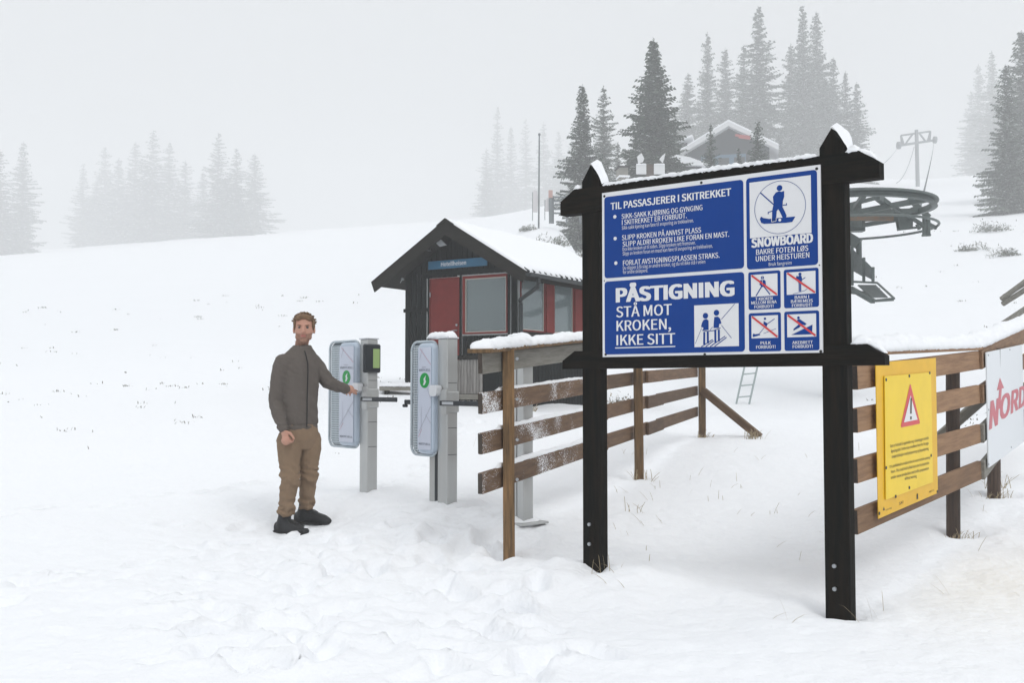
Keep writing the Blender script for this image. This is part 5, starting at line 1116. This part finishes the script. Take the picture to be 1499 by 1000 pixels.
for (px, py, Y, n, h, sp, lab) in GT:
    if sp >= .12 and n < 10: continue
    q = at(px, py, Y); q.z = gz(q.x, q.y); v = []; f = []; blades(v, f, Vector((0, 0, 0)), n, h, min(sp, .055), .0021 * max(1, Y / 7), rr, 1.1)
    if n == 9:
        for k in range(0, len(v), 7):
            e = Vector(v[k + 6]); b = len(v)
    o = link('grass_tuft', mesh('grass_tuft', v, f, M['straw'])); o.location = q; tag(o, lab, 'grass')
v = []; f = []
for k in range(150):                                     # countless bits of heather and grass on the open slopes
    Y = rr.uniform(22, 110) if k > 60 else rr.uniform(12, 24); u = rr.choice((rr.uniform(-.5, -.02), rr.uniform(-.5, -.1), rr.uniform(.34, .5))) ; x = u * Y
    q = Vector((x, Y, 0)); blades(v, f, q, rr.choice((1, 2, 3, 5, 9)), .045 + .0016 * Y, .04 + .0018 * Y, .0011 * Y ** .9 * .5, rr, .9)
va = np.array([tuple(p) for p in v]); hh = ground_h(va[:, 0], va[:, 1]); va[:, 2] += hh
tag(link('heather_tufts', mesh('heather_tufts', va.tolist(), f, M['twig'])), kind='stuff')
v = []; f = []
for k in range(64):
    Y = rr.uniform(5.2, 14); u = rr.choice((rr.uniform(.12, .31), rr.uniform(.33, .5), rr.uniform(.1, .3), rr.uniform(-.3, .1))); 
    if u < .1 and rr.random() < .8: continue
    blades(v, f, Vector((u * Y, Y, 0)), rr.choice((1, 1, 2, 3)), .15, .05, .0017, rr, 1.3)
va = np.array([tuple(p) for p in v]); va[:, 2] += ground_h(va[:, 0], va[:, 1])
tag(link('straw_stalks', mesh('straw_stalks', va.tolist(), f, M['straw'])), kind='stuff')
# ================================================================== THE MAN AT THE GATE
pf = at(437, 773, PERSON_Y); man = thing('person', 'man in grey-brown fleece, brown trousers and black boots reaching out to a ticket gate', 'person', (pf.x, pf.y, pf.z), 0)
SCP = F / PERSON_Y
def Pv(px, py, dy=0.0):                                  # point of the figure in his own frame, dy = further away
    q = at(px, py, PERSON_Y + dy) - pf; return Vector((q.x, dy, q.z))
FW = Vector((.72, -.69, 0)).normalized(); LT = Vector((-FW.y, FW.x, 0))      # facing direction and his left
def ring_loft(bm, secs, n=20, capends=True):             # secs: centre, rx (along ax), ry, axes ax, ay, power
    rows = []
    for (c, rx, ry, ax, ay) in secs:
        row = []
        for i in range(n):
            a = 2 * math.pi * i / n; ca, sa = math.cos(a), math.sin(a); row.append(bm.verts.new(c + ax * (rx * math.copysign(abs(ca) ** .9, ca)) + ay * (ry * math.copysign(abs(sa) ** .9, sa))))
        rows.append(row)
    for a, b in zip(rows[:-1], rows[1:]):
        for i in range(n): bm.faces.new((a[i], a[(i + 1) % n], b[(i + 1) % n], b[i]))
    bm.faces.new(rows[0][::-1]); bm.faces.new(rows[-1])
def limb(bm, pts, n=14, flat=1.0, ref=None, eb=True):             # pts: (position, radius[, flatness])
    secs = []
    for i, q in enumerate(pts):
        p, r = q[0], q[1]; fl = q[2] if len(q) > 2 else flat
        a = pts[max(0, i - 1)][0]; b = pts[min(len(pts) - 1, i + 1)][0]; d = (b - a).normalized(); rf = ref or FW
        ax = (rf - d * rf.dot(d)); ax = ax.normalized() if ax.length > 1e-3 else d.orthogonal().normalized(); ay = d.cross(ax); secs.append((p, r, r * fl, ax, ay))
    ring_loft(bm, secs, n)
    for p, r in ((pts[0][0], pts[0][1]), (pts[-1][0], pts[-1][1]))[:2 if eb else 1]: ball(bm, p, (r, r, r))
def ball(bm, p, r, rot=None, sub=2):
    g = bmesh.ops.create_icosphere(bm, subdivisions=sub, radius=1); Mt = Matrix.Translation(p) @ (rot.to_4x4() if rot else Matrix.Identity(4)) @ Matrix.Diagonal((*r, 1)); bmesh.ops.transform(bm, matrix=Mt, verts=g['verts'])
def remesh(bm, name, vox, smooth_it, mats, parent, fn=None, mfn=None):
    bmesh.ops.recalc_face_normals(bm, faces=bm.faces); me = bpy.data.meshes.new('tmp'); bm.to_mesh(me); bm.free(); o = bpy.data.objects.new('tmp', me); COL.objects.link(o)
    r = o.modifiers.new('r', 'REMESH'); r.mode = 'VOXEL'; r.voxel_size = vox
    s = o.modifiers.new('s', 'SMOOTH'); s.factor = .5; s.iterations = smooth_it
    dg = bpy.context.evaluated_depsgraph_get(); dg.update(); out = bpy.data.meshes.new_from_object(o.evaluated_get(dg)); bpy.data.objects.remove(o); bpy.data.meshes.remove(me)
    out.name = name; out.materials.clear()
    for m_ in mats: out.materials.append(m_)
    n = len(out.vertices); co = np.empty(n * 3); out.vertices.foreach_get('co', co); co = co.reshape(-1, 3)
    if fn is not None:
        nr = np.empty(n * 3); out.vertices.foreach_get('normal', nr); nr = nr.reshape(-1, 3); co = co + nr * fn(co)[:, None]; out.vertices.foreach_set('co', co.ravel())
    if mfn is not None:
        k = len(out.polygons); pc = np.empty(k * 3); out.polygons.foreach_get('center', pc); out.polygons.foreach_set('material_index', mfn(pc.reshape(-1, 3)).astype(np.int32))
    out.polygons.foreach_set('use_smooth', [True] * len(out.polygons)); out.update(); return link(name, out, parent)
skin = pm('skin', (.50, .275, .20), .6, noise=.35, nscale=14, dark=(.48, .21, .155), spec=.35)
stub = pm('stubble_skin', (.27, .155, .11), .75, noise=.5, nscale=60, dark=(.40, .22, .16), spec=.25)
hairm = pm('hair_brown', (.12, .068, .036), .75, noise=.7, nscale=30, bump=.8, bscale=60, dark=(.26, .16, .085))
fleece = pm('fleece_grey_brown', (.135, .117, .104), .95, noise=.35, nscale=120, bump=.35, bscale=300, dark=(.088, .075, .067), spec=.1)
trous = pm('brown_trousers', (.25, .175, .115), .9, noise=.5, nscale=9, bump=.3, bscale=160, dark=(.185, .125, .082), spec=.12)
boot = pm('boot_black', (.013, .014, .016), .6, noise=.4, nscale=40, dark=(.03, .03, .03), bump=.4, bscale=60); lace = pm('boot_lace', (.05, .05, .05), .8)
eyem = pm('eye', (.10, .09, .08), .2); darkp = pm('dark_trim', (.012, .012, .013), .6); lipm = pm('lips', (.42, .15, .12), .5)
# ---- joints
hd = Pv(445.5, 482, 0); hdc = Vector((hd.x, -.01, hd.z)); neck0 = Pv(440, 520, .01); neck1 = Pv(443, 502, 0)
chest = Pv(435, 550, .0); waist = Pv(437, 605, 0); hips = Pv(438, 640, 0)
rs = Pv(412, 531, -.13); re = Pv(403, 588, -.12); rw = Pv(415, 630, -.21); rh = Pv(419, 640, -.235)
ls = Pv(457, 529, .12); le = Pv(480, 559, .14); lw = Pv(508, 571, .30); lh = Pv(515, 573, .345)
rk = Pv(424, 700, -.10); ra = Pv(418, 756, -.085); rhp = hips - LT * .095 + Vector((0, 0, .0))
lk = Pv(451, 697, .05); la_ = Pv(448, 746, .10); lhp = hips + LT * .095
rt_ = Pv(462, 781, -.29); lt_ = Pv(492, 765, -.06)
def ax2(yaw): return Vector((math.cos(yaw), math.sin(yaw), 0)), Vector((-math.sin(yaw), math.cos(yaw), 0))
HF = Vector((.13, -.99, .0)).normalized(); HL_ = Vector((-HF.y, HF.x, 0)) * 1.0; UP = Vector((0, 0, 1))   # where the face looks
def H(f, l, u): return hdc + HF * f * 1.05 + HL_ * l * 1.07 + UP * u
# ---- body: one continuous mesh
bm = bmesh.new(); HR = Matrix((HL_, -HF, UP)).transposed()
HS_ = 1.06
def hb(f, l, u, rl, rf, ru, sub=2): ball(bm, H(f, l, u), (rl * 1.08, rf * 1.04, ru), HR, sub)
hb(-.012, 0, .035, .076, .096, .088, 3); hb(.018, 0, -.018, .068, .078, .085, 3); hb(.034, 0, -.068, .050, .055, .045, 3); hb(.066, 0, -.100, .030, .026, .022)
hb(.060, 0, .030, .052, .030, .022); hb(.048, .034, -.022, .026, .032, .022); hb(.048, -.034, -.022, .026, .032, .022)
limb(bm, [(H(.092, 0, .012), .0095), (H(.104, 0, -.010), .0115), (H(.112, 0, -.026), .0145)], 10); hb(.098, .011, -.030, .009, .010, .008); hb(.098, -.011, -.030, .009, .010, .008)
hb(.088, 0, -.056, .024, .010, .0065); hb(.086, 0, -.067, .020, .010, .0065); hb(.082, .03, .030, .018, .012, .007); hb(.082, -.03, .030, .018, .012, .007)
for sg in (-1, 1): hb(-.005, .078 * sg, -.008, .010, .020, .032); hb(.05, sg * .045, -.068, .020, .028, .028)
limb(bm, [(neck0 - UP * .03, .062), (neck1 - FW * .01, .054), (H(-.025, 0, -.05), .052)], 16)
ring_loft(bm, [(c, a, b, LT, FW) for c, a, b in ((hips - UP * .06, .12, .09), (hips, .145, .105), (waist, .135, .095), (chest, .165, .11), (neck0 - UP * .04, .15, .09), (neck0, .07, .06))], 24)
limb(bm, [(rs, .052), ((rs + re) / 2, .046), (re, .040), (re.lerp(rw, .4), .038), (rw, .026)]); limb(bm, [(ls, .052), ((ls + le) / 2, .046), (le, .040), (le.lerp(lw, .4), .038), (lw, .026)])
def ground_under(an, tt):
    d = Vector((tt.x - an.x, tt.y - an.y, 0)).normalized(); return d, gz(pf.x + an.x + d.x * .1, pf.y + an.y + d.y * .1) - pf.z - .010
for hp, kn, an, tt in ((rhp, rk, ra, rt_), (lhp, lk, la_, lt_)):
    d, zg = ground_under(an, tt); a0_ = Vector((an.x, an.y, zg + .07)); limb(bm, [(hp, .085), (kn, .055), (kn.lerp(an, .4), .050), (an, .036), (a0_, .034)]); limb(bm, [(a0_ - UP * .01, .030), (a0_ + d * .13 - UP * .03, .024)])
def hand(bm, wr, pc, fdir, pn, thumb_side, curl, spread, sc=1.0):   # wrist, palm centre, finger direction, palm normal, curl per finger
    side = fdir.cross(pn).normalized() * thumb_side
    limb(bm, [(wr, .027), (wr.lerp(pc, .45), .030, .62), (pc, .040, .42), (pc + fdir * .035, .041, .36)], 14, ref=side)
    for k in range(4):
        b = pc + fdir * .038 + side * (.030 - .020 * k); L = (.072, .080, .074, .058)[k] * sc; c = curl[k]; d = (fdir + side * spread * (1.5 - k) * .5).normalized(); pts = [(b - d * .015, .0098)]; p = b; an_ = 0
        for seg, fr in enumerate((.42, .33, .25)):
            an_ += c * (.6, 1.0, .8)[seg]; dd = (d * math.cos(an_) + pn * math.sin(an_)).normalized(); p = p + dd * L * fr; pts.append((p, (.0090, .0082, .0070)[seg]))
        limb(bm, pts, 8, ref=side)
    tb = pc - fdir * .025 + side * .030; t1 = tb + (side * .6 + fdir * .5 + pn * .35).normalized() * .036; t2 = t1 + (fdir * .9 + side * .15 + pn * .45).normalized() * .030; t3 = t2 + (fdir * 1.0 + pn * .35 - side * .1).normalized() * .024
    limb(bm, [(tb, .016), (t1, .0125), (t2, .0105), (t3, .0085)], 8, ref=pn)
tip = Vector((P1.x, P1.y, 0)); gd = Vector((math.cos(ga), math.sin(ga), 0)); gn = Vector((gd.y, -gd.x, 0))
tgt = Vector((P1.x, P1.y, zTouch)) - gd * .065 + gn * .118 - pf; tgt = tgt - UP * .012
fd = (tgt - lw).normalized(); lpc = lw + fd * .055
reach = (tgt - lw).length; 
pnl = (UP * -.75 - LT * .15 + Vector((0, -.45, 0))); pnl = (pnl - fd * pnl.dot(fd)).normalized()
hand(bm, lw, lpc, fd, pnl, -1, (.12, .30, .5, .65), .22, max(.8, min(1.25, (reach - .093) / .078)))
rd_ = (rh - rw).normalized(); rd_ = (rd_ + Vector((0.15, -.1, -.9))).normalized(); rpc = rw + rd_ * .055; pnr = LT.copy(); pnr = (pnr - rd_ * pnr.dot(rd_)).normalized()
hand(bm, rw, rpc, rd_, pnr, 1, (1.15, 1.2, 1.25, 1.3), .02)
def skin_mat(c):
    d = c - np.array(hdc)[None]; f = d @ np.array(HF); l = d @ np.array(HL_); u = d[:, 2]
    low = (u < -.052 + .25 * np.abs(l)) & (u > -.14) & (f > .0) & ~((np.abs(l) < .021) & (np.abs(u + .062) < .008)); lip = (np.abs(l) < .021) & (np.abs(u + .062) < .0085) & (f > .07)
    return np.where(lip, 2, np.where(low, 1, 0))
body = remesh(bm, 'body', .0042, 2, [skin, stub, lipm], man, mfn=skin_mat)
for sg in (-1, 1):
    m = MB(); bm = bmesh.new(); ball(bm, Vector((0, 0, 0)), (.0115, .0115, .0085)); me = bpy.data.meshes.new('eye'); bm.to_mesh(me); bm.free(); me.materials.append(eyem); link('eye', me, man, Matrix.Translation(H(.0835, .031 * sg, .0095)))
    bm = bmesh.new(); ball(bm, Vector((0, 0, 0)), (.019, .006, .0035), Matrix.Rotation(-.12 * sg, 3, 'Y')); me = bpy.data.meshes.new('eyebrow'); bm.to_mesh(me); bm.free(); me.materials.append(hairm); link('eyebrow', me, man, Matrix.Translation(H(.0925, .031 * sg, .0275)))
bm = bmesh.new()
for (f, l, u, rl, rf, ru) in ((-.025, 0, .060, .079, .096, .070), (-.055, 0, .01, .078, .068, .080), (.045, .0, .098, .062, .042, .026), (.052, -.035, .088, .034, .030, .024), (.050, .036, .086, .034, .030, .024), (-.02, .068, .018, .018, .05, .052), (-.02, -.068, .018, .018, .05, .052), (.02, .070, .045, .014, .030, .042), (.02, -.070, .045, .014, .030, .042)):
    ball(bm, H(f, l, u), (rl * 1.07, rf * 1.04, ru), HR)
rr = random.Random(8)
for k in range(230):
    a = rr.uniform(0, 6.28); e = rr.uniform(.0, 1.4); d = HF * math.cos(a) * math.cos(e) + HL_ * math.sin(a) * math.cos(e) + UP * math.sin(e)
    if d.dot(HF) > .55 and e < .75: continue
    p = H(-.015, 0, .052) + Vector((d.x * .087, d.y * .089, d.z * .076)); t_ = (d * .5 + HF * rr.uniform(-.2, .7) + HL_ * rr.uniform(-.5, .5) + UP * rr.uniform(-.3, .3)).normalized(); limb(bm, [(p, .0065), (p + t_ * .022, .0035)], 5)
remesh(bm, 'hair', .0034, 1, [hairm], man)
# ---- clothes
def folds(amp, fq, seed, axis=None):
    def fn(c):
        x, y, z = c[:, 0], c[:, 1], c[:, 2]; n = fbm(x * fq + z * fq * .6 + seed, z * fq * 1.6 + y * fq - seed, 3) + .6 * (1 - 2 * np.abs(fbm(x * fq * 1.4 + 9 + y * 3, z * fq * 1.1 + seed, 2)))
        return amp * n
    return fn
bm = bmesh.new(); hem = Pv(437, 628, 0)
T = [(hem - UP * .005, .166, .116), (hem + UP * .05, .168, .120), (waist + UP * .05, .162, .118), (Pv(437, 580), .166, .120), (Pv(437, 555), .178, .126), (Pv(437, 537), .186, .124), (Pv(438, 525, .0), .166, .106), (Pv(439, 519, 0), .145, .092), (Pv(441, 512, 0), .104, .080), (Pv(442, 506, 0), .072, .068)]
ring_loft(bm, [(c, a, b, LT, FW) for c, a, b in T], 28)
limb(bm, [(rs + LT * .02, .074), (rs.lerp(re, .35) , .068), (rs.lerp(re, .7), .061), (re, .056), (re.lerp(rw, .35), .054), (re.lerp(rw, .75), .046), (re.lerp(rw, .96), .041)], 16)
limb(bm, [(ls - LT * .02, .074), (ls.lerp(le, .35), .068), (ls.lerp(le, .75), .060), (le, .056), (le.lerp(lw, .35), .052), (le.lerp(lw, .7), .046), (le.lerp(lw, .93), .040)], 16)
ball(bm, rs + LT * .045 + UP * .0, (.08, .08, .06)); ball(bm, ls - LT * .045 + UP * .005, (.085, .085, .065))
def jf(c):
    b = folds(.008, 8, 3)(c); cv = np.array([tuple(re), tuple(le), tuple(rw.lerp(re, .3)), tuple(lw.lerp(le, .35)), tuple(rs - UP * .09 + FW * .05)])
    w_ = sum(np.exp(-((c - q) ** 2).sum(1) / .009) for q in cv); r = np.abs(np.sin(c[:, 2] * 62 + c[:, 0] * 45 + 4 * fbm(c[:, 0] * 9, c[:, 2] * 9, 2)))
    return b + .007 * w_ * (r - .6) - .006 * np.exp(-((c[:, 2] - hem.z - .035) / .008) ** 2)
jk = remesh(bm, 'fleece_jacket', .006, 3, [fleece], man, fn=jf)
bm = bmesh.new(); nc_ = Pv(442, 515.5, 0); ring_loft(bm, [(nc_ - UP * .04, .082, .080, LT, FW), (nc_ + FW * .004, .076, .075, LT, FW), (nc_ + UP * .04 + FW * .006, .070, .070, LT, FW)], 24)
remesh(bm, 'collar', .005, 3, [fleece], man, fn=folds(.006, 14, 8))
m = MB(); zp = []
for (px, py, of) in ((452.5, 512, .092), (455, 522, .120), (457, 532, .142), (457, 545, .146), (459.5, 560, .142), (462.5, 585, .134), (464.5, 605, .134), (465.5, 625, .130)):
    c = Pv(436, py, 0); zp.append(Vector((c.x, c.y, c.z)) + FW * of)
m.path(zp, .0045, 6); m.obj('zip', darkp, jk)
q = Pv(431.5, 613, 0); m = MB(); m.tube(rs.lerp(ls, .3).lerp(q, 1) + FW * .09 - LT * .10, q + FW * .11 - LT * .085 - UP * .05, .004); m.obj('pocket_zip', darkp, jk)
lc_ = le.lerp(lw, .90); m = MB(); m.bar(lc_ + UP * .041, lc_ + fd * .035 + UP * .038, .024, .008); m.obj('cuff_tab', darkp, jk)
bm = bmesh.new()
ring_loft(bm, [(c, a, b, LT, FW) for c, a, b in ((hips - UP * .10, .14, .10), (hips - UP * .02, .168, .122), (hips + UP * .05, .165, .118), (hips + UP * .12, .15, .108))], 24)
for hp, kn, an, sd in ((rhp, rk, ra, 0), (lhp, lk, la_, 1)):
    a2 = an + UP * .015; pts = [(hp - UP * .02, .102), (hp.lerp(kn, .35), .097), (hp.lerp(kn, .7), .082), (kn + UP * .03, .077), (kn + FW * .014 - UP * .02, .078), (kn.lerp(an, .25), .068), (kn.lerp(an, .5), .063), (kn.lerp(an, .66), .060), (kn.lerp(an, .75), .068), (kn.lerp(an, .83), .058), (kn.lerp(an, .90), .066), (a2, .057), (a2 - UP * .012, .056)]
    limb(bm, pts, 18, eb=False)
def tf(c):
    b = folds(.007, 9, 21)(c); z = c[:, 2]; kz = rk.z; w_ = np.exp(-((z - kz) / .09) ** 2) + np.exp(-((z - .16) / .09) ** 2)
    return b + .008 * w_ * np.sin(z * 80 + c[:, 0] * 48 + c[:, 1] * 30 + 7 * fbm(c[:, 0] * 9 + c[:, 1] * 7, z * 9, 3))
remesh(bm, 'trousers', .006, 4, [trous], man, fn=tf)
for an, tt, nm in ((ra, rt_, 0), (la_, lt_, 1)):
    gpt = Vector((an.x, an.y, 0)); zs = min(an.z, tt.z) - .055; d = Vector((tt.x - an.x, tt.y - an.y, 0)).normalized(); sdv = Vector((-d.y, d.x, 0)); an0 = Vector((an.x, an.y, 0)); zb_ = gz(pf.x + an.x + d.x * .1, pf.y + an.y + d.y * .1) - pf.z - .010
    def S(f, l, u): return an0 + d * f * 1.22 + sdv * l + UP * (zb_ + u)
    bm = bmesh.new(); ring_loft(bm, [(S(-.095, 0, .045), .022, .030, sdv, UP), (S(-.085, 0, .05), .036, .045, sdv, UP), (S(-.03, 0, .06), .042, .056, sdv, UP), (S(.04, 0, .066), .046, .062, sdv, UP), (S(.10, 0, .054), .051, .050, sdv, UP), (S(.16, 0, .045), .052, .042, sdv, UP), (S(.195, 0, .036), .042, .030, sdv, UP), (S(.212, 0, .034), .025, .020, sdv, UP)], 18)
    limb(bm, [(S(-.03, 0, .07), .052), (an0 + UP * (zb_ + .13) + d * -.012, .053), (an0 + UP * max(zb_ + .175, an.z + .01) - d * .008, .052)], 16)
    b_ = remesh(bm, 'boot', .005, 3, [boot], man)
    bm = bmesh.new(); ring_loft(bm, [(S(-.102, 0, .014), .030, .014, sdv, UP), (S(-.08, 0, .014), .044, .014, sdv, UP), (S(.02, 0, .014), .044, .014, sdv, UP), (S(.12, 0, .014), .056, .014, sdv, UP), (S(.19, 0, .016), .050, .014, sdv, UP), (S(.218, 0, .02), .028, .012, sdv, UP)], 18); remesh(bm, 'sole', .005, 1, [darkp], b_)
    m = MB()
    for k in range(5): m.tube(S(.02 + .024 * k, -.024, .112 - .010 * k), S(.034 + .024 * k, .024, .108 - .010 * k), .0035, n=5)
    for q in (-.03, .035): m.tube(S(.015, 0, .125), S(.05, q, .118), .003, n=5); m.tube(S(.05, q, .118), S(.075, q * 1.3, .10), .003, n=5)
    m.obj('lace', lace, b_)
    if nm == 0: ball_bm = bmesh.new(); ball(ball_bm, Vector((0, 0, 0)), (.020, .014, .008), None, 2); me = bpy.data.meshes.new('snow_clump'); ball_bm.to_mesh(me); ball_bm.free(); me.materials.append(M['snow']); link('snow_clump', me, b_, Matrix.Translation(S(.185, .01, .070)))
